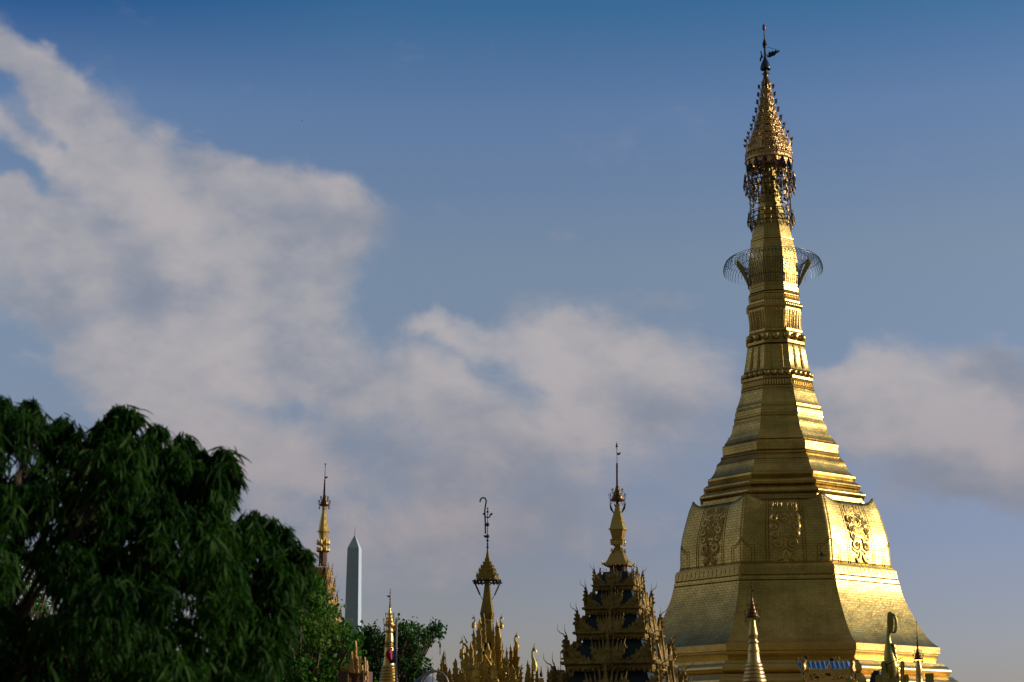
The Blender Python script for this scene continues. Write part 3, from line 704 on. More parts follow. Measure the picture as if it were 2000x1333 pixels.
for j in range(4):
    W_ = A.r(1104, 22); f_ = side_fn(j, W_, 0, A.z(1103))
    u_ = A.k(1103); o = [(-1.02 * W_, 1.5 * u_)]
    for i in range(5): a_ = -.8 + .4 * i; o += [(W_ * (a_ - .18), -1.5 * u_), (W_ * (a_), -4.5 * u_), (W_ * (a_ + .18), -1.5 * u_)]
    o += [(1.02 * W_, 1.5 * u_)]; m.plate(o, .05, f_)
    for s_ in (-1, 1):
        p_ = f_(s_ * W_ * 1.02, 0, 0); m.tube([p_, p_ * 1.0 + Vector((p_.x * .12, p_.y * .12, -.02)), p_ + Vector((p_.x * .18, p_.y * .18, .12))], [.06, .05, .015], 5)
        m.tube([side_fn(j, A.r(1078, 10), 0, A.z(1078))(s_ * A.r(1078, 9), 0, 0), side_fn(j, A.r(1074, 11), 0, A.z(1072))(s_ * A.r(1074, 11), 0, 0)], [.1, .02], 5)
m.build('bell_roof', 'smooth', t1)
m = MB(); m.lathe(sqprof(A, [(1074, 8), (1068, 5), (1062, 6.5), (1056, 9), (1046, 11), (1037, 13), (1036, 15), (1033.5, 15)] + spl([(1033, 13), (1015, 9.5), (999, 5.5), (992, 4.2)], 2) + [(988, 5.2), (986, 5)]), 4, (0, 0), math.pi / 4)
for j in range(4):
    f_ = side_fn(j, A.r(1060, 10), 0, A.z(1060)); u = A.k(1060)
    m.plate([(-13 * u, 6 * u), (-10 * u, 2 * u), (10 * u, 2 * u), (13 * u, 6 * u), (12 * u, -6 * u), (5 * u, -3 * u), (0, -5 * u), (-5 * u, -3 * u), (-12 * u, -6 * u)], .1, f_)
    m.ball(f_(0, 0, .05), 3.2 * u, 8, 6)
m.build('faceted_shaft', 'smooth', t1)
hti(A, t1, 944, 981, 15)
m = MB(); 
for s_ in (-1, 1): m.tube([A.L(A.pa(985) + 15 * s_, 985), A.L(A.pa(994) + 13 * s_, 994), A.L(A.pa(1002) + 8 * s_, 1002)], [.03, .06, .03], 4)
m.build('bell_chain', 'dark_metal', t1)
mast(A, t1, [(985, 4), (944, 2.5), (906, 2), (904, .6), (866, .5), (862, .1)], 'dark_metal', [(y, 2.4 if i % 2 else 1.9) for i, y in enumerate(range(908, 944, 4))] + [(868, 1.8), (872, 2.6), (877, 1.3)])
vane(A, t1, 887, 1, .75)

# the hook-topped shrine with tall flame boards
B = Ax(952.5, 988, 58)
t2 = B.root('flame_board_shrine', R(-12))
tag(t2, 'worn golden shrine spire crowded with flame boards, a bent hook at its tip', 'tiered shrine')
def Lr(ax, rot, px, py, t=0):
    v = ax.L(px, py, t); return Matrix.Rotation(-rot, 3, 'Z') @ v
def LB(px, py, t=0): return Lr(B, R(-12), px, py, t)
m = MB(); m.lathe(sqprof(B, [(1256, 13), (1243, 13), (1215, 9), (1213, 9)] + spl([(1212, 9), (1206, 11), (1199, 12), (1196, 11.5), (1170, 7.5), (1135, 4)], 2)), 4, (0, 0), math.pi / 4)
m.lathe(B.prof([(1215, 13), (1211, 14), (1209, 12)]), 8); m.build('faceted_shaft', 'plank', t2)
m = MB(); pr = []
for i, (y, w) in enumerate([(1133, 22), (1126, 21.5), (1125, 18), (1115, 17), (1114, 14), (1108, 13), (1107, 9.5), (1100, 8.5), (1099, 6.2), (1091, 5.2), (1090, 3.8), (1080, 2.2), (1070, .8)]): pr.append((y, w * .82))
m.lathe(sqprof(B, pr), 4, (0, 0), math.pi / 4)
for (y, w) in ((1128, 21), (1117, 16.5), (1109, 12.5), (1101, 8.5)):
    for j in range(4):
        f_ = side_fn(j, B.r(y, w * .86), -.1, B.z(y)); u = B.k(y)
        for i in range(-3, 4): m.plate([((i * .27 - .11) * w * u, 0), ((i * .27 + .11) * w * u, 0), (i * .27 * w * u, 6 * u * (1 if i % 3 else 1.4) * w / 20)], .03, f_)
        lumps(m, f_, [(-w * .8 * u, -5 * u), (w * .8 * u, -5 * u), (w * .8 * u, 0), (-w * .8 * u, 0)], 10, 1.6 * u, random.Random(y))
cu = m.build('crown_umbrella', 'plank', t2)
m = MB()
Wq = B.r(1137, 24)
m.tube([Vector((x, y, B.z(1137))) for x, y in ((-Wq, -Wq), (Wq, -Wq), (Wq, Wq), (-Wq, Wq), (-Wq, -Wq))], .03, 4)
for i in range(20):
    a = 2 * math.pi * i / 20; p_ = Vector((Wq * 1.08 * math.sin(a), -Wq * 1.08 * math.cos(a), B.z(1136))); m.tube([p_, p_ + Vector((0, 0, .06)), p_ + Vector((0, 0, -.08))], [.01, .02, .035], 4)
for s_ in (-1, 1):
    pts = [LB(B.pa(1138) + 25 * s_, 1138), LB(B.pa(1150) + 21 * s_, 1150), LB(B.pa(1163) + 14 * s_, 1163), LB(B.pa(1172) + 9 * s_, 1172)]; m.tube(pts, .012, 4)
    for i in range(7): m.ball(pts[0].lerp(pts[2], .15 + i / 8), .035, 5, 4)
m.build('hanging_bells', 'dark_metal', cu)
m = mast(B, t2, [(1075, 1.6), (1050, .9), (1000, .7), (990, .3)], 'dark_metal', [(1069, 2.6), (1063, 2), (1056, 2.8), (1048, 4), (1025, 4), (1000, 2.5), (994, 1.8)])
m = MB(); 
for s_ in (-1, 1): m.tube([LB(B.pa(1012), 1012), LB(B.pa(1010) + 4 * s_, 1010), LB(B.pa(1006) + 5 * s_, 1006), LB(B.pa(1003) + 9 * s_, 1003.5)], [.02, .03, .03, .05], 4)
m.tube([LB(B.pa(1040) - 4, 1043), LB(B.pa(1020) - 4.5, 1020), LB(B.pa(1000) - 5.5, 998), LB(B.pa(985) - 4, 987), LB(B.pa(980) - 2.5, 979), LB(B.pa(974) - 5, 973.5), LB(B.pa(973) - 10, 972.5), LB(B.pa(976) - 14, 976), LB(B.pa(981) - 15, 981)], .028, 5)
m.build('bent_hook', 'dark_metal', t2)
m = vane(B, t2, 1048, -1, .8)
def board(ax, root, rot, px, py0, py1, wpx, t, mat='plank', lean=0.0, seed=0, curl=0, name='flame_board', yaw=0):
    """carved plank, pointed and notched, standing at picture place px; t metres towards the viewer"""
    rnd = random.Random(seed); u = ax.k(py1); base = Lr(ax, rot, px, py1, t); H = (py1 - py0) * u; W = wpx * u / 2
    o = [(-W, 0), (W, 0)]; n = 4
    for i in range(n):
        q = (i + 1) / (n + 1); w = W * (1.05 - .75 * q ** 1.5) * rnd.uniform(.85, 1.15); o += [(w, H * (q - .06)), (w * 1.25 + lean * H * q * .3, H * (q + .02)), (w * .72, H * (q + .03))]
    o += [(lean * H * .3, H)]
    for i in range(n)[::-1]:
        q = (i + 1) / (n + 1); w = W * (1.05 - .75 * q ** 1.5) * rnd.uniform(.85, 1.15); o += [(-w * .72, H * (q + .03)), (-w * 1.25 + lean * H * q * .3, H * (q + .02)), (-w, H * (q - .06))]
    m = MB(); c, s = math.cos(yaw), math.sin(yaw)
    fn = lambda a, b, d: base + Vector((a * c - d * s, a * s + d * c, b))
    m.plate(o, max(.06, W * .35), fn)
    lumps(m, lambda a, b, d: fn(a, b, -max(.03, W * .18) - d), o, int(6 + H * 3), W * .28, rnd)
    return m.build(name, mat, root)
def bird_finial(ax, root, rot, px, py0, py1, hw, t, mat='plank', face=1, name='bird_finial'):
    """long-necked bird ornament with a crested head"""
    H = py1 - py0; m = MB(); u = ax.k(py1)
    q = lambda x, y: Lr(ax, rot, px + x * face, py0 + y * H, t)
    m.tube([q(0, 1.0), q(hw * .1, .8), q(hw * .0, .62), q(-hw * .5, .42), q(-hw * .55, .25), q(-hw * .1, .14), q(hw * .3, .16)], [hw * u * .9, hw * u * 1.0, hw * u * .75, hw * u * .42, hw * u * .32, hw * u * .5, hw * u * .45], 8)
    m.tube([q(hw * .2, .16), q(hw * .7, .2), q(hw * .9, .27)], [hw * u * .4, hw * u * .25, .01], 6)
    m.tube([q(-hw * .1, .12), q(0, .04), q(hw * .15, 0 - .08)], [hw * u * .3, hw * u * .15, .008], 5)
    for i in range(3): m.plate([(-1, 0), (1, 0), (0, 1.5)], .04, lambda a, b, d: q(hw * (.9 - i * .12) + a * hw * .3, .9 - i * .14 - b * .07) + Vector((0, d, 0)))
    return m.build(name, mat, root)
rb = R(-12)
for i, (px, y0, y1, w, t, ln2) in enumerate([
  (945, 1207, 1262, 9, 1.6, 0), (937, 1213, 1275, 17, .9, .0), (926, 1233, 1300, 10, 1.2, -.1), (971, 1213, 1300, 13, .6, 0), (963, 1222, 1320, 9, .9, 0),
  (938, 1240, 1300, 10, 2.0, 0), (953, 1262, 1340, 22, 1.1, 0), (937, 1270, 1345, 26, .9, 0), (975, 1232, 1345, 15, .8, 0), (980, 1258, 1340, 10, .3, .1),
  (921, 1262, 1345, 15, 1.9, -.05), (905, 1262, 1345, 14, .2, 0), (913, 1245, 1340, 9, 1.0, -.3), (989, 1266, 1330, 8, .7, 0), (998, 1259, 1345, 13, .2, 0),
  (1007, 1250, 1345, 17, .4, .05), (1016, 1300, 1345, 8, .9, .3), (891, 1292, 1345, 14, 1.8, 0), (985, 1290, 1350, 20, 2.0, 0), (903, 1310, 1350, 22, 1.2, 0), (930, 1300, 1350, 20, 2.3, 0), (1000, 1305, 1350, 24, 1.2, 0), (964, 1300, 1350, 18, 2.5, 0)]):
    board(B, t2, rb, px, y0, y1, w, t, 'plank', ln2, 50 + i, yaw=random.uniform(-.35, .35))
for px, y0, y1, hw, t, fc in ((926, 1208, 1232, 4, 1.0, -1), (979, 1206, 1232, 4, .7, 1), (903, 1250, 1290, 5, .6, -1), (1008, 1240, 1272, 5, .6, 1)):
    bird_finial(B, t2, rb, px, y0, y1, hw, t, 'plank', fc)
m = MB(); u = B.k(1300); W_ = B.r(1300, 40)
m.lathe([(B.z(1345) - 2.2, W_ * 1.9), (B.z(1342), W_ * 1.5)], 4, (0, 0), math.pi / 4); m.lathe([(B.z(1330), W_ * 1.0), (B.z(1262), W_ * .45), (B.z(1240), W_ * .35)], 4, (0, 0), math.pi / 4); m.build('sloping_roof', 'teal_roof', t2)
m = MB()
for s_ in (-1, 1): m.tube([LB(947, 1286, 1.9), LB(947 + 15 * s_, 1312, 1.9), LB(947 + 28 * s_, 1345, 1.9)], [.03, .045, .05], 6)
m.build('gable_rail', 'plank', t2)
hall(B, t2, W_ * 1.5, B.z(1345) - 2.0)

# the slender spire rising behind the leafy tree
C = Ax(635.5, 905, 92)
t3 = C.root('tiered_spire_shrine', R(-22))
tag(t3, 'slender gilded spire half hidden by the leafy tree, left of the obelisk', 'tiered shrine')
mast(C, t3, [(968, 3), (955, 2.6), (940, 1.6), (925, .8), (912, .6), (905, .2)], 'dark_metal', [(907, 1.8), (911, 1.2), (940, 2), (945, 2.2), (950, 2), (955, 2.6)])
vane(C, t3, 933, 1, .55)
hti(C, t3, 962, 990, 10.5, drops=10)
m = MB(); m.lathe(C.prof([(990, 4.2)] + spl([(992, 4.8), (1001, 4.5), (1020, 8), (1037, 10.6)], 3) + [(1038, 13), (1039.5, 13), (1040, 10), (1058, 6.6), (1062, 7.5), (1066, 5.5), (1070, 7), (1072, 12), (1075, 12), (1077, 8.4)]), 8, (0, 0), R(22))
for y in (1058, 1072):
    for i in range(8): m.tube([Vector((C.r(y, h) * math.sin(i * .785), -C.r(y, h) * math.cos(i * .785), C.z(yy))) for h, yy in ((7, y + 4), (11, y + 3), (13, y - 3))], [.12, .12, .03], 5)
m.build('faceted_shaft', 'smooth', t3)
m = MB(); m.lathe(C.prof([(1077, 8), (1104, 8.2), (1106, 10)]), 8, (0, 0), R(22)); m.build('lantern_neck', 'brown_paint', t3)
cs = [(1128, 15), (1154, 19.5), (1183, 24), (1215, 30), (1252, 38), (1296, 47)]
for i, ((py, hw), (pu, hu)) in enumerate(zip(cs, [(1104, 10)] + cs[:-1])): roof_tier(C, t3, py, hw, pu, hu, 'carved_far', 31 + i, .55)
hall(C, t3, C.r(1296, 40), C.z(1305))

# gold gable in front of the leafy tree
G = Ax(692, 1258, 40)
t4 = G.root('carved_gable_shrine', R(-25)); rg = R(-25)
tag(t4, 'weathered gold carved gable with curling flames, at the foot of the leafy tree', 'shrine gable')
m = MB(); pts = [Lr(G, rg, x, y, .2) for x, y in ((664, 1304), (672, 1308), (684, 1311), (700, 1315), (716, 1317))]; m.tube(pts, [.03, .055, .06, .06, .06], 6); m.build('gable_rail', 'plank', t4)
for i, (px, y0, y1, w, t, ln2) in enumerate([(694, 1254, 1316, 6, .2, 0), (686, 1275, 1314, 7, .25, .1), (702, 1284, 1316, 7, .2, .25), (689, 1290, 1316, 8, .3, -.2), (697, 1284, 1316, 8, .3, .1), (712, 1285, 1330, 5, .2, 0), (716, 1292, 1345, 6, .1, 0), (680, 1312, 1350, 5, .2, 0), (700, 1318, 1350, 9, .2, .2), (707, 1300, 1350, 6, 0, 0), (685, 1322, 1350, 5, .2, -.2)]):
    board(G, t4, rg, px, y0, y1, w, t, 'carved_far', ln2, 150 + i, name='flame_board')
m = MB(); zt_ = G.z(1312); m.box((0, .1, zt_ / 2 + .0), (.62, .5, zt_)); m.build('gable_wall', 'brown_paint', t4)

# obelisk
Ob = Ax(693, 1046, 362)
t5 = Ob.root('obelisk', R(-14))
tag(t5, 'far pale marble obelisk, its broad side in blue shade, between two gilded spires', 'obelisk')
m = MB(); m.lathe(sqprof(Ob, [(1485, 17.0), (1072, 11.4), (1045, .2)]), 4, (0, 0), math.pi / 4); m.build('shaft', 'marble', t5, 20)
m = MB(); m.lathe([(Ob.z(1046) - .3, .06), (Ob.z(1030), .03)], 6); m.build('lightning_rod', 'dark_metal', t5)
m = MB(); m.box((0, 0, .6), (7, 7, 1.2)); m.box((0, 0, 1.5), (5.6, 5.6, .6)); m.build('plinth', 'marble', t5)

# small round stupas
def small_stupa(ax, name, label, mat, keys, hti_a, mast_pts, beads, v=None, group='small ringed stupas around the great one', rot=0):
    o = ax.root(name, rot); tag(o, label, 'small stupa', group)
    mast(ax, o, mast_pts, 'dark_metal' if mat != 'smooth' else 'bronze', beads)
    if hti_a: hti(ax, o, *hti_a)
    if v: vane(ax, o, *v)
    m = MB(); pr = ax.prof(keys); zb_, rb_ = pr[-1]
    pr += [(zb_ * .75, rb_ * 1.5), (zb_ * .6, rb_ * 1.75), (zb_ * .58, rb_ * 2.0), (zb_ * .3, rb_ * 2.1), (zb_ * .28, rb_ * 2.5), (0, rb_ * 2.6)]
    m.lathe(pr, 32); m.build('ringed_body', mat, o, 40); return o
def rings(y0, h0, y1, h1, n):
    out = []
    for i in range(n):
        a, b = i / n, (i + 1) / n; ya, yb = y0 + (y1 - y0) * a, y0 + (y1 - y0) * b; ha, hb = h0 + (h1 - h0) * a, h0 + (h1 - h0) * b
        out += [(ya, ha), (ya + (yb - ya) * .2, ha + 1.2), (ya + (yb - ya) * .5, (ha + hb) / 2 + 1.9), (ya + (yb - ya) * .85, hb + .9), (yb - .2, hb - .2)]
    return out
S1 = Ax(762.2, 1150, 84)
s1 = small_stupa(S1, 'ringed_stupa', 'bright gold ringed stupa with a bird vane, left of the hook-tipped shrine', 'smooth',
    [(1229, 7), (1234, 8), (1236, 7)] + spl([(1237, 6.5), (1246, 8.2), (1254, 8.6), (1258, 7.6)], 3) + [(1259, 9.5), (1261, 8.4), (1263, 10), (1265, 8.6), (1279, 10), (1281, 10.8), (1283, 9.8)] + spl([(1284, 9.9), (1292, 10.8), (1299, 12)], 2) + rings(1300, 12.2, 1336, 18, 6) + [(1340, 22), (1360, 30)],
    (1186, 1226, 11.5, 'smooth', 16, 12, True, 'crown_umbrella', 5), [(1188, 2), (1176, 1.1), (1160, .7), (1150, .2)], [(1152, 1.1), (1157, 1.3), (1171, 1.6), (1176, 1.2), (1181, 1.6)], (1165, -1, .62))
S2 = Ax(1467.5, 1137, 66)
s2 = small_stupa(S2, 'ringed_stupa', 'pale gold ringed stupa standing directly before the great bell', 'pale',
    [(1212, 5.5)] + spl([(1216, 5.6), (1226, 7), (1238, 9.4), (1243, 9.0), (1249, 7.6), (1252, 8)], 3) + [(1253, 10.3), (1255, 10.6), (1257, 9)] + spl([(1258, 8.6), (1268, 10.6), (1271, 10.8)], 2) + [(1272, 12), (1274, 12)] + spl([(1275, 11), (1286, 12), (1294, 13.5)], 2) + rings(1295, 13.8, 1340, 24, 6) + [(1345, 27), (1365, 36)],
    (1168, 1210, 14, 'bronze', 14, 12, True, 'crown_umbrella', 5), [(1170, 1.8), (1160, .9), (1137, .3)], [(1139, 1.3), (1145, 1.6), (1148, 2.0), (1162, 1.4)], (1154, 1, .5))
S3 = Ax(1789.5, 1213, 68)
s3 = small_stupa(S3, 'ringed_stupa', 'thin white-gold stupa at the far right edge of the great base', 'pale',
    [(1291, 3.6), (1296, 4.4)] + spl([(1297, 4.5), (1307, 6.3), (1316, 5.6)], 2) + [(1317, 6.6), (1319, 5.9), (1330, 6.6), (1340, 7), (1345, 9), (1360, 14)],
    (1262, 1290, 9, 'bronze', 12, 12, True, 'crown_umbrella', 4), [(1264, 2.2), (1250, 1.2), (1240, .6), (1213, .3)], [(1215.5, 1.3), (1246, 1.9), (1252, 1.1), (1257, 1.5)])
m = MB(); p_ = S3.L(1815, 1330, .4); m.box((p_.x, p_.y, p_.z / 2 + .25), (.32, .3, p_.z)); tag(s3, None); m.build('side_pillar', 'figure', s3)

# flag pole with a hanging flag
Fp = Ax(775, 1210, 80)
fr_ = Fp.root('flag_pole'); tag(fr_, 'thin pale metal flag pole rising just right of the bright gold stupa', 'flag pole')
m = MB(); m.lathe([(0, .05), (Fp.z(1212), .045), (Fp.z(1210), .02)], 8); m.build('pole', 'steel', fr_)
fl = MB(); L_ = []
z0, z1 = Fp.z(1268), Fp.z(1296); n = 8
for i in range(n + 1):
    q = i / n; w = .05 + .32 * math.sin(min(1, q * 1.3) * 1.7) * (1 - q * .35)
    for j in range(7):
        L_.append((-.05 - w * j / 6, .08 * math.sin(j * 1.5 + q * 3), z0 + (z1 - z0) * q))
fl.add(L_, [(i * 7 + j, i * 7 + j + 1, (i + 1) * 7 + j + 1, (i + 1) * 7 + j) for i in range(n) for j in range(6)])
fo = fl.build('flag', 'flag_blue'); fo.location = (Fp.X, Fp.Y, 0); fo.rotation_euler = (0, 0, -Fp.az); fo.modifiers.new('t', 'SOLIDIFY').thickness = .01
tag(fo, 'dark blue and red flag hanging limp on the thin pole', 'flag')
fl = MB(); L_ = []
for i in range(n + 1):
    q = i / n; w = .30 * math.sin(.3 + q * 2.4)
    for j in range(5): L_.append((-.18 - w * j / 4, -.12 + .05 * math.sin(j * 2 + q * 4), z0 + .05 + (z1 - z0) * q * .95))
fl.add(L_, [(i * 5 + j, i * 5 + j + 1, (i + 1) * 5 + j + 1, (i + 1) * 5 + j) for i in range(n) for j in range(4)])
f2 = fl.build('red_stripe', 'flag_red', fo); f2.modifiers.new('t', 'SOLIDIFY').thickness = .01

# golden bird statue
Hs = Ax(1740, 1196, 50)
hr = Hs.root('bird_statue', 0)
tag(hr, 'gilded long-necked bird statue with an oval crested head, before the great base', 'statue')
hz = Hs.k(1290); q = lambda x, y, t=0: Hs.L(x, y, t)
m = MB()
ctr = [(1741, 1333), (1742, 1318), (1741, 1304), (1739, 1290), (1737, 1275), (1736, 1262), (1735, 1250), (1735.5, 1240), (1737, 1230)]
rad = [8, 12, 14, 12.5, 10, 7.6, 5.4, 4.6, 5.5]
cs_ = spl([(x, y, r) for (x, y), r in zip(ctr, rad)], 3)
m.tube([q(x, y) for x, y, r in cs_], [r * hz for x, y, r in cs_], 14); nk = m.build('neck', 'figure', hr)
m = MB(); o = spl([(1733, 1231), (1732.5, 1215), (1733.5, 1200), (1735.5, 1196), (1741, 1196), (1744, 1202), (1745.5, 1215), (1744.5, 1228), (1742, 1236), (1737, 1238)], 2)
m.plate(o, 7 * hz, lambda x, y, d: q(x, y, d)); hd = m.build('head', 'figure', hr)
m = MB(); pts = spl([(1743, 1199, 1.4), (1747, 1204, 1.9), (1749.5, 1213, 2.4), (1750, 1224, 2.5), (1748.5, 1232, 2.3), (1746, 1236, 1.8), (1741, 1235, 1.2)], 3)
m.tube([q(x, y, .05) for x, y, r in pts], [r * 1.35 * hz for x, y, r in pts], 8); m.build('curled_crest', 'figure', hd)
m = MB()
for i in range(7):
    y = 1262 + i * 9.5; x = 1742.5 + 1.45 * i; pts = spl([(x - 1, y - 5), (x + 3.6, y), (x + 3.0, y + 7), (x - 2, y + 10)], 3)
    m.tube([q(a, b, .06) for a, b in pts], [1.6 * hz, 2.4 * hz, 3 * hz] + [3 * hz] * (len(pts) - 5) + [1.8 * hz, .8 * hz], 7)
m.build('neck_scales', 'pale', nk)
m = MB(); pts = [(1729, 1300), (1738, 1297), (1746, 1293), (1752, 1290)]; m.tube([q(x, y, 12.6 * hz) for x, y in pts], 1.0 * hz, 6); m.tube([q(x, y, 13 * hz) for x, y in ((1749, 1303), (1754, 1309), (1758, 1310))], .9 * hz, 5); m.build('collar', 'bronze', nk)
for i, (x, y, w, t) in enumerate(((1726, 1292, 9, .15), (1717, 1318, 13, .3), (1762, 1291, 8, -.1), (1770, 1318, 9, .1), (1735, 1316, 8, .45), (1752, 1322, 10, .45), (1745, 1326, 12, .5))):
    m = MB(); o = [(x - w / 2, 1350), (x - w / 2, y + w * .5)] + [(x - w / 2 * math.cos(a), y + w * .5 - w * .5 * math.sin(a)) for a in np.linspace(.3, 2.84, 6)] + [(x + w / 2, y + w * .5), (x + w / 2, 1350)]
    m.plate(o, 4 * hz, lambda a, b, d: q(a, b, t + d))
    m.tube([q(a, b, t + 2.2 * hz) for a, b in ((x, 1350), (x, y + w * .6))], .8 * hz, 5)
    m.build('lotus_leaf', 'figure', hr)
m = MB(); zz = Hs.z(1345); m.lathe([(0, .8), (zz * .6, .7), (zz * .62, .55), (zz, .5)], 8); m.build('pedestal', 'figure', hr)
# dark gabled tin roof beside it
Dk = Ax(1716, 1312, 58); dr = Dk.root('dark_roof_shed', R(-10)); tag(dr, 'small dark navy gabled roof just left of the bird statue', 'shed')
m = MB(); zt_ = Dk.z(1313); ze = Dk.z(1352); W_ = Dk.k(1340)
o = [(-16 * W_, ze), (-6 * W_, zt_ - .12), (0, zt_ + .02), (9 * W_, zt_ + .0), (14 * W_, ze)]
m.plate(o, 1.6, lambda a, b, d: Vector((a, d, b))); m.build('roof', 'navy', dr)
m = MB(); m.box((0, 0, ze / 2), (24 * W_, 1.4, ze - .02)); m.build('wall', 'wall_paint', dr)
for s_ in (0, .09):
    m = MB(); m.tube([Dk.L(1704 + s_ * 40, 1318, .3), Dk.L(1725 + s_ * 40, 1274, -3.5)], .012, 4); m.build('guy_wire', 'dark_metal', dr)

# pavilion with the blue corrugated roof
Bp = Ax(1610, 1292, 86); bpR = R(-2)
b0 = Bp.root('blue_roof_pavilion', bpR); tag(b0, 'small pavilion with bright blue corrugated roof and gold fretwork, against the great base', 'pavilion')
qb = lambda x, y, t=0: Lr(Bp, bpR, x, y, t)
def sheet(x0, x1, yt, yb, xs, name, nrib=12, t0=0.0, t1=1.3, xe=None):
    vs = []; n = nrib * 6
    xe = xs if xe is None else xe
    for i in range(n + 1):
        f_ = i / n; h = .05 * max(0, 1 - abs(((f_ * nrib) % 1) - .5) * 3.2)
        a = qb(x0 + (x1 - x0) * f_, yt, t0); b_ = qb(x0 + xs + (x1 - x0 + xe - xs) * f_, yb, t1)
        vs += [(a.x, a.y - h * .5, a.z + h), (b_.x, b_.y - h * .5, b_.z + h)]
    mb = MB(); mb.add(vs, [(2 * i, 2 * i + 1, 2 * i + 3, 2 * i + 2) for i in range(n)]); o = mb.build(name, 'blue_sheet', b0, 20); o.modifiers.new('t', 'SOLIDIFY').thickness = .012
sheet(1577, 1658, 1293, 1318, 6, 'corrugated_roof', 9)
sheet(1557.5, 1567.5, 1294, 1318, 9, 'side_roof_sheet', 2, .3, 1.2, 0)
m = MB(); a = qb(1572, 1316, 1.4); b_ = qb(1669, 1316, 1.4)
m.tube([a, b_], .09, 6); m.tube([qb(1574, 1333, 1.4), qb(1668, 1333, 1.4)], .1, 6)
rnd = random.Random(5)
for i in range(34):
    x = 1574 + 92 * i / 33; hgt = 3.5 + 2.5 * math.sin(i * 1.7) ** 2 + (9 if abs(x - 1619.5) < 2.4 else 0) + 5 * (abs(x - 1619.5) / 46) ** 3
    pts = [(x - 1.5, 1316), (x - 1.8, 1316 - hgt * .5), (x, 1316 - hgt), (x + 1.2, 1316 - hgt * .6), (x + .2, 1316 - hgt * .4)]
    m.tube([qb(u_, v_, 1.45) for u_, v_ in pts], [.05, .06, .05, .04, .02], 5)
    for j in range(5):
        x_, y_ = x + rnd.uniform(-1.5, 1.5), rnd.uniform(1317, 1331); m.tube([qb(x_ + 1.4 * math.cos(t), y_ + 1.4 * math.sin(t), 1.46) for t in (0, 1.2, 2.4, 3.6, 4.8)], [.02, .04, .05, .04, .02], 4)
m.build('gold_fretwork', 'smooth', b0)
m = MB(); m.plate([(1570, 1333), (1670, 1333), (1670, 1318), (1570, 1318)], .06, lambda x, y, d: qb(x, y, 1.36 + d)); m.build('eave_board', 'brown_paint', b0)
m = MB()
for (x, y) in ((1571, 1294), (1663, 1291)):
    s_ = -1 if x < 1600 else 1
    m = MB(); pts = spl([(x + s_ * 2, 1316), (x - s_, 1308), (x + s_, 1300), (x - s_ * 2, 1294), (x + s_ * 3, y), (x + s_ * 7, y + 1)], 2); m.tube([qb(u_, v_, 1.4) for u_, v_ in pts], [.16] * 3 + [.12] * 3 + [.1] * 3 + [.06, .02], 6); m.build('corner_curl', 'carved_far', b0)
m = MB(); m.tube([qb(1576, 1345, 1.5), qb(1581, 1316, 1.5), qb(1582, 1310, 1.5)], [.08, .07, .02], 5)
m.build('front_spike', 'carved_far', b0)
m = MB()
for x in (1560, 1566, 1632, 1639): m = MB(); m.tube([qb(x, 1296, -.3), qb(x, 1283, -.3)], .035, 5); m.build('roof_strut', 'figure', b0)
for x, w in ((1556, 4), (1625, 10), (1575, 9)): m = MB(); p_ = qb(x, 1288 if x != 1575 else 1282, -.4); m.ball(p_, w * .5 * Bp.k(1288), 8, 6, .7); m.build('floodlight', 'dark_metal', b0)
m = MB(); zt_ = Bp.z(1333); 
for x in (1575, 1598, 1642, 1668): m = MB(); p_ = qb(x, 1333, 1.2); m.lathe([(0, .14), (zt_, .12)], 8, (p_.x, p_.y)); m.build('column', 'figure', b0)
m = MB()
p_ = qb(1620, 1333, -.3); m.box((p_.x, p_.y, zt_ / 2), (2.3, .6, zt_)); m.build('back_wall', 'figure', b0)
m = MB(); p_ = Lr(Bp, bpR, 1660, 1340, 2.2); Gp = Ax(1659, 1326, 70); gb = Gp.root('gate_pillar'); m.lathe([(0, .2), (Gp.z(1327), .17), (Gp.z(1326), .12)], 4, (0, 0), math.pi / 4); m.build('shaft', 'figure', gb); m = MB(); m.ball((0, 0, Gp.z(1325)), .11, 10, 6, .8); m.build('cap', 'figure', gb)
tag(gb, 'stubby green-gold pillar top in front of the blue roof pavilion', 'pillar')

# small shrines along the lower edge
def mini_shrine(px, py, Y, label, hw, tiers_, rot, mat, seed, mastp=None, v=None, group='small carved shrines along the terrace'):
    ax = Ax(px, py, Y); o = ax.root('small_shrine', R(rot)); tag(o, label, 'small shrine', group)
    for i, ((y, w), (yu, wu)) in enumerate(zip(tiers_[1:], tiers_[:-1])): roof_tier(ax, o, y, w, yu, wu, mat, seed + i, .5)
    if mastp: mast(ax, o, mastp[0], 'dark_metal', mastp[1])
    if v: vane(ax, o, *v)
    y, w = tiers_[-1]; hall(ax, o, ax.r(y, w * .85), ax.z(y) - .1); return o
mini_shrine(1095, 1274, 84, 'dark little shrine roof with a bird vane, left foot of the tall teal-roofed spire', 20, [(1304, 9), (1330, 22), (1362, 30)], -12, 'carved', 70, ([(1312, .8), (1276, .4)], [(1277, 1.1), (1294, 1.9), (1301, 1.2)]), (1287, 1, .7))
mini_shrine(1322, 1296, 88, 'small gold-trimmed shrine gable between the tall teal-roofed spire and the great base', 14, [(1302, 5), (1326, 14), (1352, 22)], -20, 'carved_far', 80, ([(1316, .8), (1290, .4)], [(1292, 1), (1300, 1.4)]))
E1 = Ax(1045, 1250, 62); e1 = E1.root('bird_board_shrine', R(-12)); tag(e1, 'golden bird-headed finial on pointed boards, right of the hook-tipped shrine', 'shrine finial')
bird_finial(E1, e1, R(-12), 1043, 1262, 1312, 6, .3, 'figure', 1)
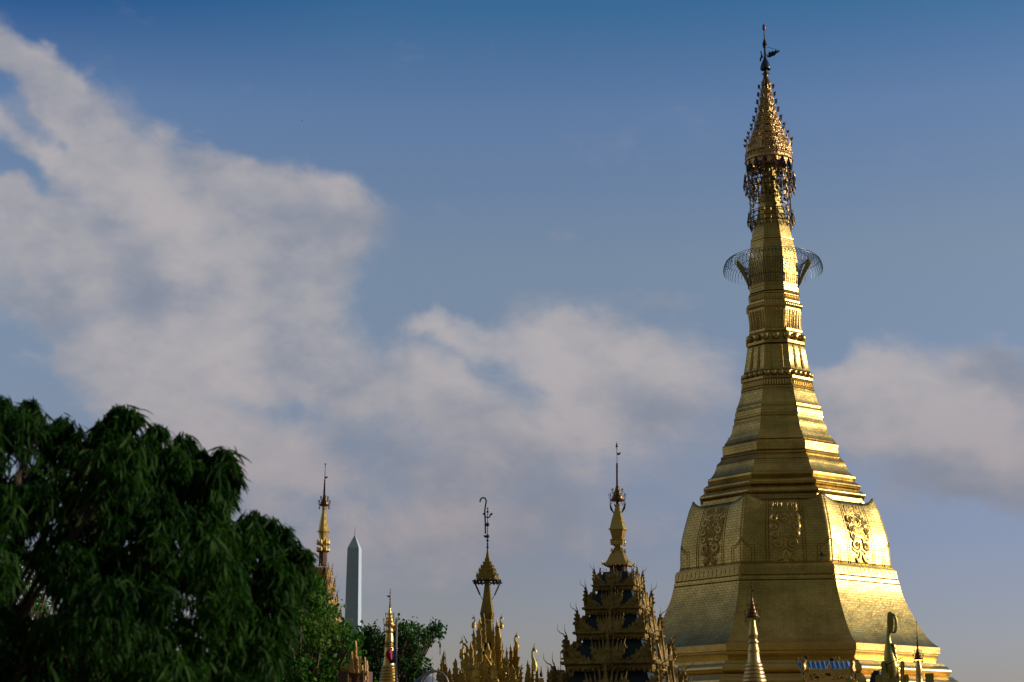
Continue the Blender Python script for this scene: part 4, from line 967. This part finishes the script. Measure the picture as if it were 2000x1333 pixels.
for i, a in enumerate([(1031, 1290, 1345, 8, .2, 0), (1034, 1300, 1345, 8, .4, 0), (1040, 1304, 1345, 8, .5, .1), (1049, 1302, 1345, 9, .2, -.1), (1028, 1312, 1345, 8, .1, 0)]): board(E1, e1, R(-12), *a[:5], 'plank', a[5], 300 + i)
m = MB(); m.box((0, 0, E1.z(1340) / 2), (.5, .5, E1.z(1340))); m.build('post', 'plank', e1)
E2 = Ax(1057, 1298, 70); e2 = E2.root('boundary_post', 0); tag(e2, 'short dark spiked post between the bird-headed finial and the dark little shrine', 'post')
m = MB(); m.lathe(E2.prof([(1300, .2), (1308, 1.2), (1314, 2), (1316, 3.4), (1319, 3.4), (1323, 2)]), 10); m.build('spike', 'dark_metal', e2)
m = MB(); m.box((0, 0, E2.z(1325) / 2), (E2.r(1325, 9), .2, E2.z(1325))); m.build('post', 'plank', e2)
E3 = Ax(867, 1255, 55); e3 = E3.root('bird_board_shrine', R(-12)); tag(e3, 'dark weathered board finial with a spiked ball, left of the hook-tipped shrine', 'shrine finial')
for i, a in enumerate([(865, 1272, 1345, 11, .2, .1), (871, 1298, 1345, 10, .3, 0), (878, 1306, 1345, 12, .2, 0), (856, 1304, 1345, 10, .1, 0), (862, 1290, 1345, 7, .5, -.1)]): board(E3, e3, R(-12), *a[:5], 'plank', a[5], 320 + i)
m = MB(); m.lathe([(z_, r_) for z_, r_ in E3.prof([(1280, .8), (1266, .8), (1263, 2.2), (1259, 2), (1254, .2)])], 8, (-.12, 0)); m.build('spiked_ball', 'dark_metal', e3)
m = MB(); m.tube([Lr(E3, R(-12), 871, 1300, .1), Lr(E3, R(-12), 869, 1275, .1)], .012, 4); m.build('rod', 'dark_metal', e3)
m = MB(); m.box((0, 0, E3.z(1340) / 2), (.5, .4, E3.z(1340))); m.build('post', 'plank', e3)
# hooped steel frame and canvas shade
Hf = Ax(846, 1312, 44); hf = Hf.root('hooped_frame', R(10)); tag(hf, 'curved steel hoops showing at the lower edge, beside the blue-grey canvas', 'steel frame')
for i, (dx, yt, h, t) in enumerate(((2, 1311, 27, 0), (5, 1313, 24, .3))):
    m = MB(); m.tube([Lr(Hf, R(10), 846 + dx + h * math.cos(a), 1340 - (1340 - yt) * math.sin(a), t) for a in np.linspace(0, math.pi, 20)], .028, 6); m.build('hoop', 'steel', hf)
m = MB()
for x in (846, 866): m.tube([Lr(Hf, R(10), x, 1312 + (x - 846) * .35, 0), Lr(Hf, R(10), x - 2, 1345, 0)], .014, 4)
m.tube([Lr(Hf, R(10), 821, 1340, 0), Vector((Lr(Hf, R(10), 821, 1340, 0).x, 0, 0))], .028, 6); m.tube([Lr(Hf, R(10), 873, 1340, 0), Vector((Lr(Hf, R(10), 873, 1340, 0).x, 0, 0))], .028, 6); m.build('struts', 'steel', hf)
Cv = Ax(832, 1316, 48); cv = Cv.root('canvas_canopy', 0); tag(cv, 'blue-grey canvas canopy top at the lower edge, beneath the far green tree', 'canopy')
m = MB(); m.lathe(Cv.prof([(1345, 30), (1334, 26), (1326, 17), (1320, 8), (1318, 2)]), 12); m.build('canvas', 'canvas', cv)
m = MB(); m.lathe([(0, .04), (Cv.z(1305), .03)], 8); m.lathe(Cv.prof([(1320, 6), (1314, 4), (1308, 1.6), (1304, .4)]), 8); m.build('pole', 'navy', cv)

# ------------------------------------------------------------------ trees
def leaf_template(kind):
    if kind == 'long':   # drooping lance leaf, 4 segments
        xs = [0, .16, .42, .72, 1.0]; ws = [.015, .055, .068, .045, .0]; zs = [0, .02, -.03, -.16, -.36]
    else:
        xs = [0, .2, .5, .8, 1.05]; ws = [.03, .30, .34, .17, 0]; zs = [0, .0, -.02, -.08, -.16]
    v = []; f = []
    for x, w, z in zip(xs, ws, zs): v += [(x, -w, z + w * .25), (x, 0, z - w * .1), (x, w, z + w * .25)]
    for i in range(4): f += [(3 * i, 3 * i + 1, 3 * i + 4, 3 * i + 3), (3 * i + 1, 3 * i + 2, 3 * i + 5, 3 * i + 4)]
    return np.array(v, float), np.array(f, int)
def make_leaves(name, mat, parent, pos, dirs, size, kind, roll=.6, var=None):
    tv, tf = leaf_template(kind); n = len(pos)
    d = dirs / np.linalg.norm(dirs, axis=1, keepdims=True)
    up = np.tile([0, 0, 1.0], (n, 1)) + rng.normal(0, roll, (n, 3)); y = np.cross(up, d); y /= np.linalg.norm(y, axis=1, keepdims=True) + 1e-9; z = np.cross(d, y)
    V_ = (tv[None, :, 0, None] * d[:, None] + tv[None, :, 1, None] * y[:, None] + tv[None, :, 2, None] * z[:, None]) * size[:, None, None] + pos[:, None]
    Fq = (tf[None] + (np.arange(n) * len(tv))[:, None, None]).reshape(-1, 4); V_ = V_.reshape(-1, 3)
    me = bpy.data.meshes.new(name); me.vertices.add(len(V_)); me.vertices.foreach_set('co', V_.ravel().astype(np.float32))
    me.loops.add(Fq.size); me.loops.foreach_set('vertex_index', Fq.ravel().astype(np.int32)); me.polygons.add(len(Fq))
    me.polygons.foreach_set('loop_start', (np.arange(len(Fq)) * 4).astype(np.int32)); me.update(calc_edges=True)
    me.polygons.foreach_set('use_smooth', [True] * len(Fq))
    at = me.attributes.new('leafvar', 'FLOAT', 'FACE'); at.data.foreach_set('value', np.repeat(np.clip(rng.random(n) ** 1.5 * .7 + (0 if var is None else var), 0, 1.3), len(tf)).astype(np.float32))
    me.materials.append(M[mat]); o = bpy.data.objects.new(name, me); COL.objects.link(o); o.parent = parent; return o
def branches(mb, base, clumps, r0, rnd, ht):
    top = Vector((base[0], base[1], ht)); mb.tube([(0, 0, 0), (r0 * .3, 0, ht * .5), (0, r0 * .3, ht)], [r0 * 1.25, r0, r0 * .8], 10)
    for c, rr_ in clumps:
        c = Vector(c); s = Vector((0, 0, ht * rnd.uniform(.75, 1.0))); mid = s.lerp(c, .5) + Vector((rnd.uniform(-.1, .1), rnd.uniform(-.1, .1), -.08 * (c - s).length + .12)) * 1.0
        mb.tube([s, s.lerp(mid, .5) + Vector((0, 0, .05)), mid, mid.lerp(c, .6), c], [r0 * .42, r0 * .3, r0 * .2, r0 * .12, r0 * .04], 6)
        for _ in range(5):
            e = c + Vector([rnd.gauss(0, 1) for _ in range(3)]).normalized() * rr_ * .85; mb.tube([mid.lerp(c, rnd.uniform(.3, 1)), mid.lerp(e, .7), e], [r0 * .09, r0 * .06, r0 * .015], 4)
def tree_root(name, X, Y, label, group=None):
    o = empty(name, (X, Y, 0)); tag(o, label, 'tree', group); return o

# near mango-like tree with long drooping leaves
YF = 18.0; kx = YF / F * 1.03
fx, fy = P(-160, 1200, YF).x, YF
ft = tree_root('drooping_leaf_tree', fx, fy, 'large dark tree with long drooping leaves filling the lower left corner')
top = [(-400, 830), (-200, 790), (-60, 775), (0, 778), (60, 780), (110, 806), (160, 818), (212, 826), (240, 796), (268, 800), (290, 832), (330, 838), (365, 850), (392, 880), (440, 884), (458, 905), (455, 950), (436, 985), (480, 1002), (500, 996), (535, 1012), (556, 1030), (568, 1062), (604, 1080), (612, 1130), (604, 1200), (588, 1250), (560, 1300), (540, 1345), (500, 1400)]
def outline_y(x): return float(np.interp(x, [p[0] for p in top[:26]], [p[1] for p in top[:26]]))
cl = []
rnd = random.Random(21)
def add_clump(px, py, t, rpx):
    p = P(px, py, YF - t); cl.append(((p.x - fx, p.y - fy, p.z), rpx * kx))
# edge clumps that draw the crown's outline
for px, py, r in ((20, 812, 40), (-40, 815, 45), (70, 822, 40), (130, 850, 42), (190, 866, 42), (240, 832, 36), (262, 850, 36), (300, 878, 42), (345, 890, 44), (380, 920, 44), (425, 925, 38), (415, 965, 34), (395, 1010, 40), (470, 1040, 44), (505, 1040, 42), (540, 1070, 42), (570, 1110, 42), (565, 1165, 44), (560, 1220, 42), (535, 1270, 46), (500, 1320, 50), (470, 1380, 60)):
    for t in (-.3, .35): add_clump(px - (24 if px < 300 else 34 if px > 460 else 4) + rnd.uniform(-8, 8), py + 8 + rnd.uniform(-4, 12), t + rnd.uniform(-.3, .3), r)
for px, py, r in ((238, 800, 15), (262, 806, 14), (60, 790, 16), (10, 786, 16), (130, 822, 15), (310, 836, 14), (362, 856, 15), (392, 880, 14), (442, 886, 17), (452, 910, 16), (448, 945, 14), (500, 1004, 15), (530, 1018, 15), (556, 1036, 15), (572, 1066, 15), (598, 1080, 13), (588, 1120, 16), (430, 985, 12)):
    add_clump(px - 4, py + 6, rnd.uniform(-.3, .3), r)
n = 0
while n < 400:
    px, py = rnd.uniform(-420, 580), rnd.uniform(800, 1500)
    lim = outline_y(px + 20) + 60
    if py < lim or px > 530 - max(0, (1130 - py)) * .25: continue
    if -15 < px < 105 and 1075 < py < 1205: continue
    if py > 1330 and px > 480: continue
    depth = 1.0 + .004 * min(py - lim, 300); add_clump(px, py, rnd.uniform(-1.6, 1.5) * depth, rnd.uniform(38, 60)); n += 1
pos, dr_, sz_, vr_ = [], [], [], []
for (c, rr_) in cl:
    c = np.array(c); cv_ = rng.uniform(-.2, .5)
    for _ in range(22):           # twigs: each ends in a hanging tuft
        v = rng.normal(size=3); v /= np.linalg.norm(v); v[2] = v[2] * .8 + .1; tip = c + v * rr_ * rng.uniform(.55, 1.0)
        for _ in range(11):
            a = rng.uniform(0, 6.28); vr_.append(cv_); h = rng.uniform(.15, .75); d = np.array([math.cos(a) * h, math.sin(a) * h, rng.uniform(-1.4, -.2)]) + v * .2
            pos.append(tip + rng.normal(0, .025, 3)); dr_.append(d); sz_.append(rng.uniform(.11, .23))
make_leaves('crown', 'leaf_long', ft, np.array(pos), np.array(dr_), np.array(sz_), 'long', .5, np.array(vr_))
m = MB(); branches(m, (0, 0), cl[::9], .15, rnd, 1.9); m.build('trunk', 'bark', ft)

def blob_tree(name, label, px, Y, clumps, nleaf, size, mat, trunk_r, ht, group=None, seed=1, kind='round'):
    X = P(px, 1200, Y).x; o = tree_root(name, X, Y, label, group); rnd = random.Random(seed); cc = []; pos = []; dd = []; ss = []; vv = []
    for (cx, cy, t, r) in clumps:
        p = P(cx, cy, Y - t); k = Y / F * 1.02; c = np.array((p.x - X, p.y - Y, p.z)); cc.append((tuple(c), r * k)); n = int(nleaf * (r / 30) ** 2)
        # twig-level tufts keep the edge uneven
        nt_ = max(6, n // 9); cv_ = rng.uniform(-.3, .5)
        for _ in range(nt_):
            v = rng.normal(size=3); v /= np.linalg.norm(v); tp = c + v * r * k * rng.uniform(.35, 1.05) ** .7
            for _ in range(9):
                d = rng.normal(size=3) * .8; d[2] -= .7; vv.append(cv_); pos.append(tp + rng.normal(0, size * .85, 3)); dd.append(d); ss.append(size * rng.uniform(.7, 1.25))
    make_leaves('crown', mat, o, np.array(pos), np.array(dd), np.array(ss), kind, .6, np.array(vv))
    m = MB(); branches(m, (0, 0), cc, trunk_r, rnd, ht); m.build('trunk', 'bark', o); return o
rnd = random.Random(5)
mc = []
for cx, cy, r in ((588, 1120, 20), (600, 1140, 24), (575, 1150, 26), (622, 1165, 20), (640, 1195, 18), (600, 1190, 30), (570, 1200, 30), (630, 1222, 28), (665, 1232, 22), (685, 1240, 18), (600, 1245, 34), (560, 1260, 36), (650, 1265, 30), (685, 1275, 20), (620, 1290, 36), (580, 1310, 38), (540, 1310, 36), (660, 1310, 30), (690, 1335, 30), (640, 1345, 36), (600, 1370, 40), (540, 1370, 40), (520, 1250, 36), (500, 1320, 40), (660, 1385, 38), (560, 1100, 22)):
    mc.append((cx, cy, rnd.uniform(-1.0, 1.0), r)); mc.append((cx + rnd.uniform(-6, 4), cy + rnd.uniform(2, 14), rnd.uniform(-2.5, 2.5), r))
blob_tree('round_leaf_tree', 'sunlit leafy tree with small round leaves, hiding the foot of the slender spire', 600, 46, mc, 210, .125, 'leaf_round', .26, 2.6, seed=3)
mc = []
for cx, cy, r in ((724, 1232, 14), (716, 1250, 20), (740, 1248, 18), (735, 1275, 26), (700, 1280, 26), (755, 1258, 22), (778, 1232, 20), (800, 1228, 16), (795, 1245, 22), (820, 1240, 18), (845, 1232, 15), (855, 1226, 10), (835, 1245, 12), (775, 1265, 24), (800, 1268, 18), (812, 1280, 14), (790, 1290, 18), (805, 1298, 10), (720, 1310, 30), (760, 1310, 26), (785, 1318, 20), (810, 1312, 16), (828, 1305, 12), (822, 1322, 16), (740, 1340, 34), (800, 1345, 30), (690, 1335, 30), (780, 1375, 34)):
    mc.append((cx, cy, rnd.uniform(-2, 2), r)); mc.append((cx + rnd.uniform(-3, 3), cy + rnd.uniform(0, 8), rnd.uniform(-3, 3), r * .9))
blob_tree('spreading_tree', 'farther green tree reaching right behind the bright gold stupa', 750, 125, mc, 420, .24, 'leaf_far', .45, 5, seed=8)
mc = []
for cx, cy, r in ((30, 1130, 34), (70, 1110, 30), (50, 1160, 36), (90, 1150, 30), (10, 1180, 40), (60, 1210, 44), (110, 1200, 40), (20, 1250, 50), (90, 1270, 50), (150, 1240, 40), (-30, 1210, 40), (60, 1330, 60), (-30, 1310, 60), (150, 1320, 50)):
    mc.append((cx, cy, rnd.uniform(-2, 2), r))
blob_tree('round_leaf_tree', 'brighter leafy tree glimpsed through a gap in the dark drooping leaves', 50, 52, mc, 110, .16, 'leaf_round', .3, 2.6, seed=9)

# ------------------------------------------------------------------ birds
def bird(px, py, Y, size, rz, flap, label):
    o = empty('bird', P(px, py, Y), rz); tag(o, label, 'bird')
    m = MB(); m.tube([(-.5 * size, 0, -.02), (-.3 * size, 0, 0), (0, 0, 0), (.25 * size, 0, .02), (.38 * size, 0, .04), (.5 * size, 0, .02)], [.05 * size, .07 * size, .13 * size, .1 * size, .09 * size, .01], 8); m.build('body', 'feather', o)
    for s_ in (-1, 1):
        w = MB(); a = [(.16, 0, 0), (.22, .3, .16 * flap), (.1, .62, .28 * flap), (-.12, .92, .3 * flap), (-.14, .6, .26 * flap), (-.16, .3, .14 * flap), (-.16, 0, 0)]
        up_ = [(x * size, s_ * y * size, z_ * size + .012) for x, y, z_ in a]; lo = [(x, y, z_ - .024) for x, y, z_ in up_]; n = len(a)
        w.add(up_ + lo, [tuple(range(n)), tuple(range(2 * n - 1, n - 1, -1))] + [(i, i + n, (i + 1) % n + n, (i + 1) % n) for i in range(n)]); w.build('wing', 'feather', o)
    t = MB(); t.plate([(-.45, -.04), (-.78, -.14), (-.8, .14), (-.45, .04)], .02, lambda x, y, d: Vector((x * size, y * size, d))); t.build('tail', 'feather', o)
bird(1606, 1085, 82, .30, R(160), 1.5, 'small dark bird flying past the shaded front of the gold bell')
bird(590, 237, 200, .16, R(20), 1.0, 'tiny dark bird high in the blue sky above the big cloud')
